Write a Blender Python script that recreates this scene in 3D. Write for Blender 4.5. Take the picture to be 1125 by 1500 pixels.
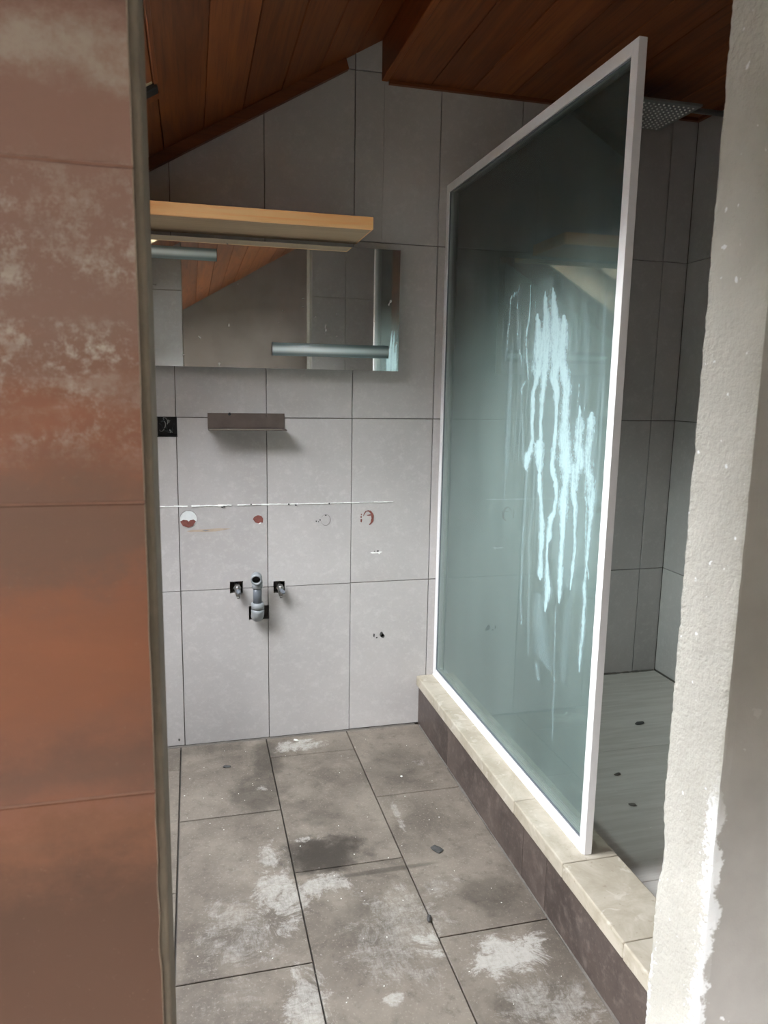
import bpy, bmesh, math, random
from mathutils import Vector, Matrix, noise as mnoise

random.seed(7)
for o in list(bpy.data.objects):
    bpy.data.objects.remove(o)
SC = bpy.context.scene
COL = SC.collection

# ------------------------------------------------------------------ camera
cam_d = bpy.data.cameras.new('camera')
cam = bpy.data.objects.new('camera', cam_d)
COL.objects.link(cam)
SC.camera = cam
cam_d.sensor_fit = 'VERTICAL'
cam_d.sensor_height = 36.0
cam_d.lens = 26.151
cam_d.clip_start = 0.02
CR = Vector((0.968843, -0.247083, 0.017131))
CU = Vector((0.024221, 0.163357, 0.986270))
CW = Vector((0.246489, 0.955125, -0.164252))
cam.matrix_world = Matrix(((CR.x, CU.x, -CW.x, 0.05356), (CR.y, CU.y, -CW.y, -2.59685),
                           (CR.z, CU.z, -CW.z, 1.28204), (0, 0, 0, 1)))
cam_d.dof.use_dof = True
cam_d.dof.focus_distance = 2.3
cam_d.dof.aperture_fstop = 9.0

# ------------------------------------------------------------------ world: hazy bright sky, palest towards the horizon, over dark ground
SKY_STRENGTH = 26.0
world = bpy.data.worlds.new('overcast_sky')
SC.world = world
world.use_nodes = True
wt = world.node_tree
wt.nodes.clear()
w_out = wt.nodes.new('ShaderNodeOutputWorld')
w_bg = wt.nodes.new('ShaderNodeBackground')
w_tc = wt.nodes.new('ShaderNodeTexCoord')
w_sep = wt.nodes.new('ShaderNodeSeparateXYZ')
w_ramp = wt.nodes.new('ShaderNodeValToRGB')
w_map = wt.nodes.new('ShaderNodeMapRange')
w_map.inputs['From Min'].default_value = -1.0
w_map.inputs['From Max'].default_value = 1.0
wt.links.new(w_tc.outputs['Generated'], w_sep.inputs[0])
wt.links.new(w_sep.outputs['Z'], w_map.inputs['Value'])
wt.links.new(w_map.outputs[0], w_ramp.inputs[0])
wt.links.new(w_ramp.outputs[0], w_bg.inputs['Color'])
w_bg.inputs['Strength'].default_value = SKY_STRENGTH
wt.links.new(w_bg.outputs[0], w_out.inputs[0])
cr = w_ramp.color_ramp
cr.elements[0].position = 0.0
cr.elements[0].color = (0.045, 0.047, 0.045, 1)
cr.elements[1].position = 1.0
cr.elements[1].color = (0.40, 0.425, 0.46, 1)
e = cr.elements.new(0.495); e.color = (0.05, 0.052, 0.05, 1)
e = cr.elements.new(0.51); e.color = (1.0, 1.02, 1.04, 1)
e = cr.elements.new(0.62); e.color = (0.98, 1.0, 1.03, 1)
e = cr.elements.new(0.78); e.color = (0.62, 0.645, 0.68, 1)

SC.view_settings.view_transform = 'Standard'
SC.view_settings.look = 'None'
SC.view_settings.gamma = 1.0
SC.view_settings.use_curve_mapping = False
SC.view_settings.exposure = 1.52

# ------------------------------------------------------------------ room dimensions
SLOPE_A, SLOPE_B = 2.015, 0.575          # sloping ceiling: z = A + B x
FLAT_Z = 2.29                            # flat ceiling
X_LEFT, X_RIGHT = -1.3, 1.91
Y_DOOR_IN, Y_DOOR_OUT = -1.73, -1.847    # partition with the doorway
Y_FAR = -5.3
X_JAMB_L, X_JAMB_R = 0.016, 0.70
RIDGE_X = 0.70
def slope_z(x): return SLOPE_A + SLOPE_B * x
SL = math.hypot(1, SLOPE_B)
S_U = Vector((1, 0, SLOPE_B)) / SL       # up the slope
S_N = Vector((SLOPE_B, 0, -1)) / SL      # into the room
LINING = 0.16                             # depth of the skylight reveals
SKYLIGHTS = [(-1.05, -0.022, -1.38, -0.57), (-1.10, -0.30, -4.70, -3.20)]  # second one is added to light the outer room

def portal(x0, x1, y0, y1, idx):         # portal only guides sampling of the sky, emits nothing itself
    ld = bpy.data.lights.new('skylight_portal', 'AREA')
    ld.shape = 'RECTANGLE'
    ld.size = (x1 - x0) * SL
    ld.size_y = (y1 - y0)
    ld.cycles.is_portal = True
    lo = bpy.data.objects.new('skylight_portal', ld)
    COL.objects.link(lo)
    c = Vector(((x0 + x1) / 2, (y0 + y1) / 2, slope_z((x0 + x1) / 2))) - S_N * (LINING + 0.035)
    M = Matrix((S_U, Vector((0, 1, 0)) if S_U.cross(Vector((0, 1, 0))).dot(-S_N) > 0 else Vector((0, -1, 0)), -S_N)).transposed()
    lo.matrix_world = Matrix.Translation(c) @ M.to_4x4()
for i, s in enumerate(SKYLIGHTS):
    portal(*s, i)
# casements added behind the camera to light the outer room: (wall, from, to, sill, head)
ADDED_WINDOWS = [('far', -1.18, -0.20, 0.35, 1.28), ('right', -4.75, -3.35, 0.70, 2.20), ('left', -4.50, -2.60, 0.50, 1.14)]
for (wl, a, b, c, d) in ADDED_WINDOWS:
    ld = bpy.data.lights.new('window_portal', 'AREA'); ld.shape = 'RECTANGLE'
    ld.size, ld.size_y = b - a, d - c
    ld.cycles.is_portal = True
    lo = bpy.data.objects.new('window_portal', ld); COL.objects.link(lo)
    if wl == 'far':
        lo.location = ((a + b) / 2, Y_FAR - 0.13, (c + d) / 2); lo.rotation_euler = (math.radians(90), 0, 0)
    elif wl == 'left':
        lo.location = (X_LEFT - 0.13, (a + b) / 2, (c + d) / 2); lo.rotation_euler = (math.radians(90), 0, math.radians(-90))
    else:
        lo.location = (X_RIGHT + 0.15, (a + b) / 2, (c + d) / 2); lo.rotation_euler = (math.radians(90), 0, math.radians(90))

# ------------------------------------------------------------------ material helpers
def s2l(c):
    c = c / 255.0
    return c / 12.92 if c <= 0.04045 else ((c + 0.055) / 1.055) ** 2.4
def rgb(r, g, b): return (s2l(r), s2l(g), s2l(b), 1.0)

class NT:
    def __init__(self, name):
        self.mat = bpy.data.materials.new(name)
        self.mat.use_nodes = True
        self.t = self.mat.node_tree
        self.t.nodes.clear()
        self.out = self.n('ShaderNodeOutputMaterial')
    def n(self, kind, **kw):
        nd = self.t.nodes.new(kind)
        for k, v in kw.items():
            setattr(nd, k, v)
        return nd
    def put(self, sock, v):
        if isinstance(v, bpy.types.NodeSocket):
            self.t.links.new(v, sock)
        elif v is not None:
            sock.default_value = v
    def math(self, op, a, b=None, c=None, clamp=False):
        nd = self.n('ShaderNodeMath', operation=op, use_clamp=clamp)
        self.put(nd.inputs[0], a)
        if b is not None: self.put(nd.inputs[1], b)
        if c is not None: self.put(nd.inputs[2], c)
        return nd.outputs[0]
    def mix(self, f, a, b, mode='MIX'):
        nd = self.n('ShaderNodeMix', data_type='RGBA', blend_type=mode)
        self.put(nd.inputs[0], f); self.put(nd.inputs[6], a); self.put(nd.inputs[7], b)
        return nd.outputs[2]
    def ramp(self, v, p0, p1, c0=0.0, c1=1.0):
        nd = self.n('ShaderNodeMapRange', interpolation_type='SMOOTHSTEP')
        self.put(nd.inputs['Value'], v)
        nd.inputs['From Min'].default_value = p0; nd.inputs['From Max'].default_value = p1
        nd.inputs['To Min'].default_value = c0; nd.inputs['To Max'].default_value = c1
        return nd.outputs[0]
    def noise(self, vec, scale, detail=4, rough=0.55, dist=0.0):
        nd = self.n('ShaderNodeTexNoise')
        self.put(nd.inputs['Vector'], vec)
        nd.inputs['Scale'].default_value = scale; nd.inputs['Detail'].default_value = detail
        nd.inputs['Roughness'].default_value = rough; nd.inputs['Distortion'].default_value = dist
        return nd.outputs['Fac']
    def obj(self):      # object coordinates shifted by a random amount per object
        tc = self.n('ShaderNodeTexCoord'); oi = self.n('ShaderNodeObjectInfo')
        m = self.math('MULTIPLY', oi.outputs['Random'], 37.0)
        cv = self.n('ShaderNodeCombineXYZ')
        for i in range(3): self.put(cv.inputs[i], m)
        va = self.n('ShaderNodeVectorMath', operation='ADD')
        self.put(va.inputs[0], tc.outputs['Object']); self.put(va.inputs[1], cv.outputs[0])
        self.rand = oi.outputs['Random']
        return va.outputs[0]
    def pos(self):
        return self.n('ShaderNodeNewGeometry').outputs['Position']
    def scale(self, vec, s):
        nd = self.n('ShaderNodeMapping'); self.put(nd.inputs['Vector'], vec)
        nd.inputs['Scale'].default_value = s
        return nd.outputs[0]
    def sep(self, vec):
        nd = self.n('ShaderNodeSeparateXYZ'); self.put(nd.inputs[0], vec)
        return nd.outputs
    def bsdf(self, col, rough=0.6, metal=0.0, spec=0.5, bump=None, bs=0.1, bd=0.01, **kw):
        b = self.n('ShaderNodeBsdfPrincipled')
        self.put(b.inputs['Base Color'], col); self.put(b.inputs['Roughness'], rough)
        self.put(b.inputs['Metallic'], metal); self.put(b.inputs['Specular IOR Level'], spec)
        if bump is not None:
            bn = self.n('ShaderNodeBump'); bn.inputs['Strength'].default_value = bs
            bn.inputs['Distance'].default_value = bd
            self.put(bn.inputs['Height'], bump); self.put(b.inputs['Normal'], bn.outputs[0])
        for k, v in kw.items(): self.put(b.inputs[k], v)
        return b.outputs[0]
    def done(self, sh):
        self.put(self.out.inputs[0], sh)
        return self.mat

def simple(name, c, rough=0.5, metal=0.0, var=0.12, scale=30.0, bs=0.05):
    t = NT(name); v = t.obj(); n = t.noise(v, scale, 5)
    col = t.mix(t.ramp(n, 0.3, 0.7), tuple(x * (1 - var) for x in c[:3]) + (1,), tuple(min(1, x * (1 + var)) for x in c[:3]) + (1,))
    return t.done(t.bsdf(col, rough, metal, bump=n, bs=bs, bd=0.002))

M = {}
def tile_mat(name, base, dark, light, rough=0.55, spec=0.4):
    t = NT(name); v = t.obj()
    n1 = t.noise(v, 3.0, 6, 0.6); n2 = t.noise(v, 28, 6, 0.7); n3 = t.noise(v, 160, 2, 0.5)
    c = t.mix(t.ramp(n1, 0.3, 0.7), dark, base)
    c = t.mix(t.math('MULTIPLY', t.ramp(n2, 0.48, 0.72), 0.6), c, light)
    c = t.mix(t.math('MULTIPLY', t.ramp(n3, 0.56, 0.72), 0.35), c, dark)
    c = t.mix(t.math('MULTIPLY', t.ramp(t.noise(v, 75, 4, 0.7), 0.52, 0.68), 0.35), c, light)
    tone = t.math('ADD', t.math('MULTIPLY', t.rand, 0.06), 0.97)
    cc = t.n('ShaderNodeCombineXYZ')
    for i in range(3): t.put(cc.inputs[i], tone)
    c = t.mix(1.0, c, cc.outputs[0], 'MULTIPLY')
    r = t.ramp(n2, 0.3, 0.7, rough - 0.06, rough + 0.08)
    return t.done(t.bsdf(c, r, spec=spec, bump=n2, bs=0.06, bd=0.002))
M['wall_tile'] = tile_mat('grey_wall_tile', rgb(176, 171, 168), rgb(166, 161, 158), rgb(186, 182, 179))
M['dark_tile'] = tile_mat('dark_brown_tile', rgb(92, 80, 74), rgb(62, 53, 50), rgb(122, 110, 102), 0.42, 0.4)
M['grout'] = simple('dark_grout', rgb(72, 66, 62), 0.9)
M['mortar'] = simple('grey_mortar', rgb(104, 98, 92), 0.95, scale=60, bs=0.4)

# rust glazed tile of the partition: bands of rust, brown and whitish bloom
t = NT('rust_tile'); p = t.pos(); o = t.obj()
b1 = t.noise(t.scale(p, (0.7, 1, 3.2)), 1.7, 6, 0.62, 0.5)
b2 = t.noise(t.scale(p, (1.2, 1, 7.0)), 2.1, 5, 0.62, 0.3)
pz = t.sep(p)[2]
g1 = t.noise(p, 150, 4, 0.75); g2 = t.noise(p, 30, 6, 0.72); g3 = t.noise(t.scale(p, (0.5, 1, 1.6)), 9, 5, 0.68)
warp = t.math('MULTIPLY', t.math('SUBTRACT', t.noise(t.scale(p, (0.8, 1, 1)), 7, 7, 0.72), 0.5), 0.20)
zz = t.math('ADD', pz, warp)
def band(z0, z1, soft=0.03):
    return t.math('MULTIPLY', t.ramp(zz, z0 - soft, z0 + soft), t.ramp(zz, z1 + soft, z1 - soft))
c = t.mix(t.ramp(b1, 0.34, 0.66), rgb(138, 97, 79), rgb(166, 106, 80))
c = t.mix(t.math('MULTIPLY', t.ramp(b2, 0.50, 0.72), 0.5), c, rgb(136, 98, 82))
c = t.mix(t.math('MULTIPLY', t.ramp(zz, 1.24, 1.36), 0.80), c, rgb(146, 118, 106))
c = t.mix(t.math('MULTIPLY', band(1.10, 1.20, 0.025), 0.75), c, rgb(128, 98, 84))
c = t.mix(t.math('MULTIPLY', band(0.96, 1.08, 0.03), 0.45), c, rgb(170, 104, 70))
c = t.mix(t.math('MULTIPLY', band(0.86, 0.92, 0.03), 0.6), c, rgb(112, 86, 74))
c = t.mix(t.math('MULTIPLY', t.ramp(zz, 0.87, 0.84), 0.55), c, rgb(118, 84, 62))
c = t.mix(t.math('MULTIPLY', t.ramp(zz, 0.86, 0.76), 0.9), c, rgb(92, 66, 52))
c = t.mix(t.math('MULTIPLY', t.ramp(zz, 1.58, 1.62), 0.7), c, rgb(104, 78, 68))
grain = t.ramp(t.math('ADD', t.math('MULTIPLY', g1, 0.6), t.math('MULTIPLY', g2, 0.6)), 0.54, 0.74)
m1 = t.math('MULTIPLY', t.math('MULTIPLY', band(1.31, 1.445, 0.05), t.ramp(g3, 0.30, 0.60)), grain)
m1 = t.math('ADD', m1, t.math('MULTIPLY', t.math('MULTIPLY', band(1.22, 1.33, 0.04), t.ramp(g3, 0.45, 0.62)), t.math('MULTIPLY', grain, 0.6)))
m2 = t.math('MULTIPLY', band(1.545, 1.575, 0.018), t.ramp(g2, 0.22, 0.6))
m3 = t.math('MULTIPLY', band(1.265, 1.285, 0.012), t.math('MULTIPLY', t.ramp(g2, 0.3, 0.65), 0.6))
c = t.mix(t.math('MULTIPLY', m1, 0.80, clamp=True), c, rgb(206, 198, 186))
c = t.mix(t.math('MULTIPLY', m2, 0.70), c, rgb(182, 172, 158))
c = t.mix(t.math('MULTIPLY', m3, 0.75), c, rgb(190, 178, 166))
c = t.mix(t.math('MULTIPLY', t.ramp(g1, 0.62, 0.75), 0.14), c, rgb(190, 160, 140))
M['rust_tile'] = t.done(t.bsdf(c, 0.5, spec=0.4, bump=g2, bs=0.08, bd=0.003))
M['rust_grout'] = simple('pinkish_grout', rgb(150, 112, 96), 0.9)
M['rust_edge'] = simple('chipped_tile_edge', rgb(170, 150, 132), 0.9, scale=120, bs=0.5)

# floor stone tiles with powder, damp marks and dirt
def ell(t, p, cx, cy, rx, ry, wob, soft=0.5):
    s = t.sep(p)
    dx = t.math('DIVIDE', t.math('SUBTRACT', s[0], cx), rx)
    dy = t.math('DIVIDE', t.math('SUBTRACT', s[1], cy), ry)
    d = t.math('ADD', t.math('MULTIPLY', dx, dx), t.math('MULTIPLY', dy, dy))
    d = t.math('ADD', d, wob)
    return t.ramp(d, 1.0 + soft, 1.0 - soft)
t = NT('floor_stone'); p = t.pos(); o = t.obj()
n1 = t.noise(o, 2.6, 6, 0.62); n2 = t.noise(p, 30, 7, 0.72); n3 = t.noise(p, 150, 3, 0.6); n4 = t.noise(p, 6.5, 6, 0.68, 0.5)
c = t.mix(t.ramp(n1, 0.32, 0.68), rgb(98, 89, 80), rgb(128, 118, 107))
c = t.mix(t.math('MULTIPLY', t.ramp(n4, 0.42, 0.70), 0.55), c, rgb(146, 136, 123))
c = t.mix(t.math('MULTIPLY', t.ramp(n4, 0.44, 0.30), 0.45), c, rgb(90, 81, 73))
c = t.mix(t.math('MULTIPLY', t.ramp(n2, 0.50, 0.72), 0.55), c, rgb(82, 73, 65))
c = t.mix(t.math('MULTIPLY', t.ramp(n3, 0.56, 0.72), 0.42), c, rgb(166, 157, 144))
wob = t.math('MULTIPLY', t.math('SUBTRACT', t.noise(p, 12, 6, 0.68), 0.5), 4.0)
wob2 = t.math('MULTIPLY', t.math('SUBTRACT', t.noise(p, 11, 7, 0.78, 0.8), 0.5), 8.0)
dark = None
for (cx, cy, rx, ry, s, w) in ((.215, -.385, .07, .10, .5, 1), (.375, -.725, .12, .075, .85, 1), (.27, -.17, .05, .15, .5, 1), (.765, -1.0, .08, .07, .4, 1), (.40, -.56, .05, .04, .3, 1),
                           (.07, -.05, .16, .03, .3, 1), (.53, -.84, .13, .010, .5, .25), (.70, -.30, .1, .12, .25, 1), (.44, -1.02, .07, .08, .3, 1), (.74, -1.33, .1, .05, .3, 1)):
    e_ = t.math('MULTIPLY', ell(t, p, cx, cy, rx, ry, wob if w == 1 else t.math('MULTIPLY', wob, w), 0.7), s)
    dark = e_ if dark is None else t.math('MAXIMUM', dark, e_)
c = t.mix(dark, c, rgb(52, 46, 40))
pw = None
for (cx, cy, rx, ry, s) in ((.735, -1.19, .105, .065, 1.0), (.235, -.86, .065, .16, .8), (.13, -.99, .10, .14, .6), (.36, -.86, .06, .05, .8), (.405, -.085, .10, .04, .9),
                            (.26, -1.22, .05, .10, .8), (.50, -1.08, .13, .18, .6), (.65, -.94, .06, .05, .6), (.63, -.60, .012, .075, .7), (.56, -1.13, .04, .05, .9), (.80, -.30, .05, .03, .6),
                            (.335, -.655, .04, .018, .9), (.24, -.35, .025, .018, .9), (.77, -1.36, .12, .08, .7), (.18, -.76, .12, .08, .4), (.44, -1.26, .025, .02, .8), (.09, -1.2, .1, .1, .45)):
    e_ = t.math('MULTIPLY', ell(t, p, cx, cy, rx, ry, wob2, 0.95), s)
    pw = e_ if pw is None else t.math('MAXIMUM', pw, e_)
# rubbed powder: fine grains broken by scuffs running two ways
gr1 = t.noise(t.scale(p, (1.0, 0.35, 1)), 120, 5, 0.8, 0.6); gr2 = t.noise(t.scale(p, (0.4, 1.2, 1)), 52, 6, 0.8, 1.4)
pwm = t.math('ADD', t.math('MULTIPLY', pw, 0.62), t.math('MULTIPLY', t.math('ADD', gr1, gr2), 0.5))
pwm = t.math('MULTIPLY', t.ramp(pwm, 0.72, 1.24), t.ramp(pw, 0.0, 0.4))
c = t.mix(t.math('MULTIPLY', pwm, 0.85), c, rgb(190, 185, 177))
spk = t.math('MULTIPLY', t.ramp(t.noise(p, 95, 2, 0.5), 0.71, 0.76), 0.5)
c = t.mix(spk, c, rgb(168, 162, 152))
rr = t.math('SUBTRACT', 0.62, t.math('MULTIPLY', dark, 0.15))
M['floor'] = t.done(t.bsdf(c, rr, spec=0.35, bump=t.math('ADD', n2, t.math('MULTIPLY', n4, 0.6)), bs=0.25, bd=0.004))

# shower tray: dark grey striated stone
t = NT('shower_floor_stone'); p = t.pos()
n1 = t.noise(t.scale(p, (2.0, 26.0, 1)), 2.0, 6, 0.65, 0.25); n2 = t.noise(p, 5, 5); n3 = t.noise(p, 70, 3)
c = t.mix(t.ramp(n1, 0.35, 0.68), rgb(190, 184, 176), rgb(204, 199, 192))
c = t.mix(t.math('MULTIPLY', t.ramp(n2, 0.5, 0.75), 0.4), c, rgb(210, 205, 198))
c = t.mix(t.math('MULTIPLY', t.ramp(n3, 0.66, 0.74), 0.5), c, rgb(208, 205, 200))
M['shower_floor'] = t.done(t.bsdf(c, 0.7, spec=0.3, bump=n1, bs=0.22, bd=0.003))

# limestone caps
t = NT('cream_limestone'); v = t.obj()
n1 = t.noise(v, 9, 6, 0.65, 0.6); n2 = t.noise(v, 70, 4, 0.6); n3 = t.noise(v, 26, 3, 0.5, 0.8)
c = t.mix(t.ramp(n1, 0.34, 0.66), rgb(166, 156, 138), rgb(188, 179, 163))
c = t.mix(t.math('MULTIPLY', t.ramp(n3, 0.60, 0.70), 0.55), c, rgb(204, 197, 184))
c = t.mix(t.math('MULTIPLY', t.ramp(n2, 0.62, 0.72), 0.35), c, rgb(122, 106, 86))
M['limestone'] = t.done(t.bsdf(c, 0.6, spec=0.35, bump=n2, bs=0.15, bd=0.002))

# timber
def wood(name, a, b, c3, rough=0.45, along='y', fine=1.0, spec=0.4):
    t = NT(name); v = t.obj()
    st = {'y': (9 * fine, 0.7, 9 * fine), 'x': (0.7, 9 * fine, 9 * fine)}[along]
    n1 = t.noise(t.scale(v, st), 1.6, 6, 0.6, 1.6)
    st2 = {'y': (60 * fine, 1.6, 60 * fine), 'x': (1.6, 60 * fine, 60 * fine)}[along]
    n2 = t.noise(t.scale(v, st2), 2.0, 4, 0.6)
    col = t.mix(t.ramp(n1, 0.30, 0.70), a, b)
    col = t.mix(t.math('MULTIPLY', t.ramp(n2, 0.48, 0.72), 0.5), col, c3)
    tone = t.math('ADD', t.math('MULTIPLY', t.rand, 0.4), 0.8)
    cc = t.n('ShaderNodeCombineXYZ')
    for i in range(3): t.put(cc.inputs[i], tone)
    col = t.mix(1.0, col, cc.outputs[0], 'MULTIPLY')
    return t.done(t.bsdf(col, rough, spec=spec, bump=n2, bs=0.06, bd=0.002))
M['ceiling_wood'] = wood('stained_ceiling_boards', rgb(112, 58, 26), rgb(142, 78, 36), rgb(80, 40, 18), 0.5)
M['trim_wood'] = wood('stained_batten', rgb(100, 52, 25), rgb(118, 64, 32), rgb(74, 38, 18), 0.5, 'x')
M['shelf_wood'] = wood('honey_shelf_wood', rgb(246, 180, 116), rgb(252, 202, 142), rgb(232, 160, 98), 0.45, 'x', 0.8)
M['shelf_under'] = wood('shelf_underside_board', rgb(176, 150, 122), rgb(190, 164, 134), rgb(166, 138, 112), 0.6, 'x')
M['pine'] = wood('pale_pine_lining', rgb(204, 178, 138), rgb(214, 192, 154), rgb(188, 158, 116), 0.5, 'x')

# plaster, with paint knocked off the doorway's edges
t = NT('jamb_plaster'); p = t.pos(); s = t.sep(p)
n1 = t.noise(p, 6, 5); n2 = t.noise(p, 120, 4, 0.7); n3 = t.noise(p, 45, 5, 0.7)
c = t.mix(t.ramp(n1, 0.3, 0.7), rgb(172, 168, 159), rgb(186, 182, 173))
c = t.mix(t.math('MULTIPLY', t.ramp(n3, 0.60, 0.74), 0.25), c, rgb(158, 148, 132))
wv = t.math('MULTIPLY', t.math('SUBTRACT', t.noise(p, 16, 6, 0.75), 0.5), 0.085)
wh = t.math('MULTIPLY', t.math('SUBTRACT', t.noise(p, 110, 4, 0.75), 0.5), 0.085)
dn = t.math('ABSOLUTE', t.math('SUBTRACT', s[1], Y_DOOR_OUT)); df = t.math('ABSOLUTE', t.math('SUBTRACT', s[1], Y_DOOR_IN))
dxr = t.math('ABSOLUTE', t.math('SUBTRACT', s[0], X_JAMB_R))
d1 = t.math('ADD', t.math('MAXIMUM', dn, dxr), t.math('ADD', wv, wh))
zlow = t.ramp(s[2], 0.82, 0.68)
m = t.math('MULTIPLY', t.ramp(d1, 0.013, 0.008), zlow)
d2 = t.math('ADD', t.math('MAXIMUM', df, dxr), t.math('ADD', wv, wh))
m = t.math('MAXIMUM', m, t.math('MULTIPLY', t.ramp(d2, 0.007, 0.003), t.ramp(s[2], 0.70, 0.60)))
fl = t.math('MULTIPLY', t.ramp(t.noise(p, 70, 2, 0.5), 0.70, 0.73), 0.9)
m = t.math('MAXIMUM', m, fl)
c = t.mix(m, c, rgb(226, 227, 228))
M['jamb'] = t.done(t.bsdf(c, 0.85, spec=0.2, bump=t.math('ADD', n2, t.math('MULTIPLY', n3, 0.8)), bs=0.8, bd=0.004))
t = NT('grey_outer_plaster'); p = t.pos(); s = t.sep(p)
n1 = t.noise(p, 5, 5); n2 = t.noise(p, 150, 3, 0.7)
c = t.mix(t.ramp(n1, 0.3, 0.7), rgb(152, 147, 142), rgb(170, 165, 159))
dx = t.math('ADD', t.math('ABSOLUTE', t.math('SUBTRACT', s[0], X_JAMB_R)), t.math('MULTIPLY', t.math('SUBTRACT', t.noise(p, 26, 4, 0.7), 0.5), 0.07))
m = t.math('MULTIPLY', t.ramp(dx, 0.014, 0.008), t.ramp(s[2], 0.80, 0.70))
m = t.math('MAXIMUM', m, t.math('MULTIPLY', t.ramp(t.noise(p, 38, 3, 0.6), 0.70, 0.73), t.ramp(s[2], 0.95, 0.7)))
c = t.mix(t.math('MULTIPLY', m, 0.8), c, rgb(226, 226, 226))
M['outer_plaster'] = t.done(t.bsdf(c, 0.8, spec=0.2, bump=n2, bs=0.25, bd=0.002))
M['left_jamb'] = simple('taupe_jamb_plaster', rgb(122, 110, 94), 0.7, scale=40, bs=0.15)
M['far_wall'] = simple('far_wall_plaster', rgb(104, 94, 88), 0.8, scale=4)

# metals, plastics, mirror
M['white_frame'] = simple('white_coated_aluminium', rgb(232, 230, 230), 0.35, 0.0, 0.02)
t = NT('mirror_silver'); v = t.obj()
sp = t.math('MULTIPLY', t.ramp(t.noise(v, 42, 2, 0.5), 0.735, 0.75), 0.8)
g = t.n('ShaderNodeBsdfGlossy'); g.inputs['Color'].default_value = (0.80, 0.84, 0.82, 1); g.inputs['Roughness'].default_value = 0.015
df_ = t.n('ShaderNodeBsdfDiffuse'); df_.inputs['Color'].default_value = (0.55, 0.52, 0.48, 1)
mx = t.n('ShaderNodeMixShader')
hz = t.math('MAXIMUM', sp, 0.05)
t.put(mx.inputs[0], hz); t.put(mx.inputs[1], g.outputs[0]); t.put(mx.inputs[2], df_.outputs[0])
M['mirror'] = t.done(mx.outputs[0])
M['mirror_edge'] = simple('mirror_edge_glass', rgb(120, 128, 122), 0.2)
M['backing'] = simple('mirror_backing', rgb(70, 68, 66), 0.7)
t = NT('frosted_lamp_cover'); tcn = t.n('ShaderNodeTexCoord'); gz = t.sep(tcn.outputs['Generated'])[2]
tb = t.ramp(t.math('ABSOLUTE', t.math('SUBTRACT', gz, 0.5)), 0.36, 0.02)     # gradient highlight painted in, standing for a pale tube behind the cover
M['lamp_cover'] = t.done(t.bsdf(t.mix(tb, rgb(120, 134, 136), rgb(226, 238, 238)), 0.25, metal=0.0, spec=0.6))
M['dark_steel'] = simple('dull_brown_steel', rgb(104, 92, 86), 0.5, 0.5, 0.12, 18)
M['chrome'] = simple('dull_chrome', rgb(150, 148, 144), 0.3, 0.9, 0.1)
M['shower_chrome'] = simple('brushed_shower_steel', rgb(150, 153, 150), 0.35, 0.7, 0.06)
M['nozzle'] = simple('pale_silicone_nozzle', rgb(238, 238, 234), 0.5)
M['black'] = simple('black_plastic', rgb(34, 35, 37), 0.5)
M['pvc_dark'] = simple('dark_grey_pvc', rgb(98, 102, 108), 0.4, 0, 0.05)
M['pvc_light'] = simple('light_grey_pvc', rgb(136, 139, 141), 0.4, 0, 0.05)
M['hole'] = simple('dark_cavity', rgb(40, 38, 36), 0.95)
M['wire_grey'] = simple('grey_wire', rgb(150, 152, 148), 0.5)
M['wire_dark'] = simple('dark_wire', rgb(52, 58, 60), 0.5)
M['white_silicone'] = simple('white_silicone', rgb(236, 236, 232), 0.6, 0, 0.06, 90)
M['red_residue'] = simple('red_brown_residue', rgb(116, 66, 58), 0.8, 0, 0.2, 90)
M['pale_residue'] = simple('pale_residue', rgb(206, 208, 206), 0.7, 0, 0.04, 60)
M['grey_residue'] = simple('grey_residue', rgb(132, 127, 124), 0.8, 0, 0.1, 80)
M['stain'] = simple('ochre_stain', rgb(166, 150, 132), 0.7, 0, 0.1, 60)
M['slate'] = simple('dark_slate_chip', rgb(72, 70, 68), 0.8, 0, 0.2, 60, 0.5)
M['crumb'] = simple('white_crumb', rgb(225, 222, 214), 0.9)
M['added_hill'] = simple('added_hill_green', rgb(66, 74, 58), 0.95, 0, 0.3, 0.2)
M['notch_black'] = simple('dark_notch', rgb(26, 25, 24), 0.7)

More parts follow.
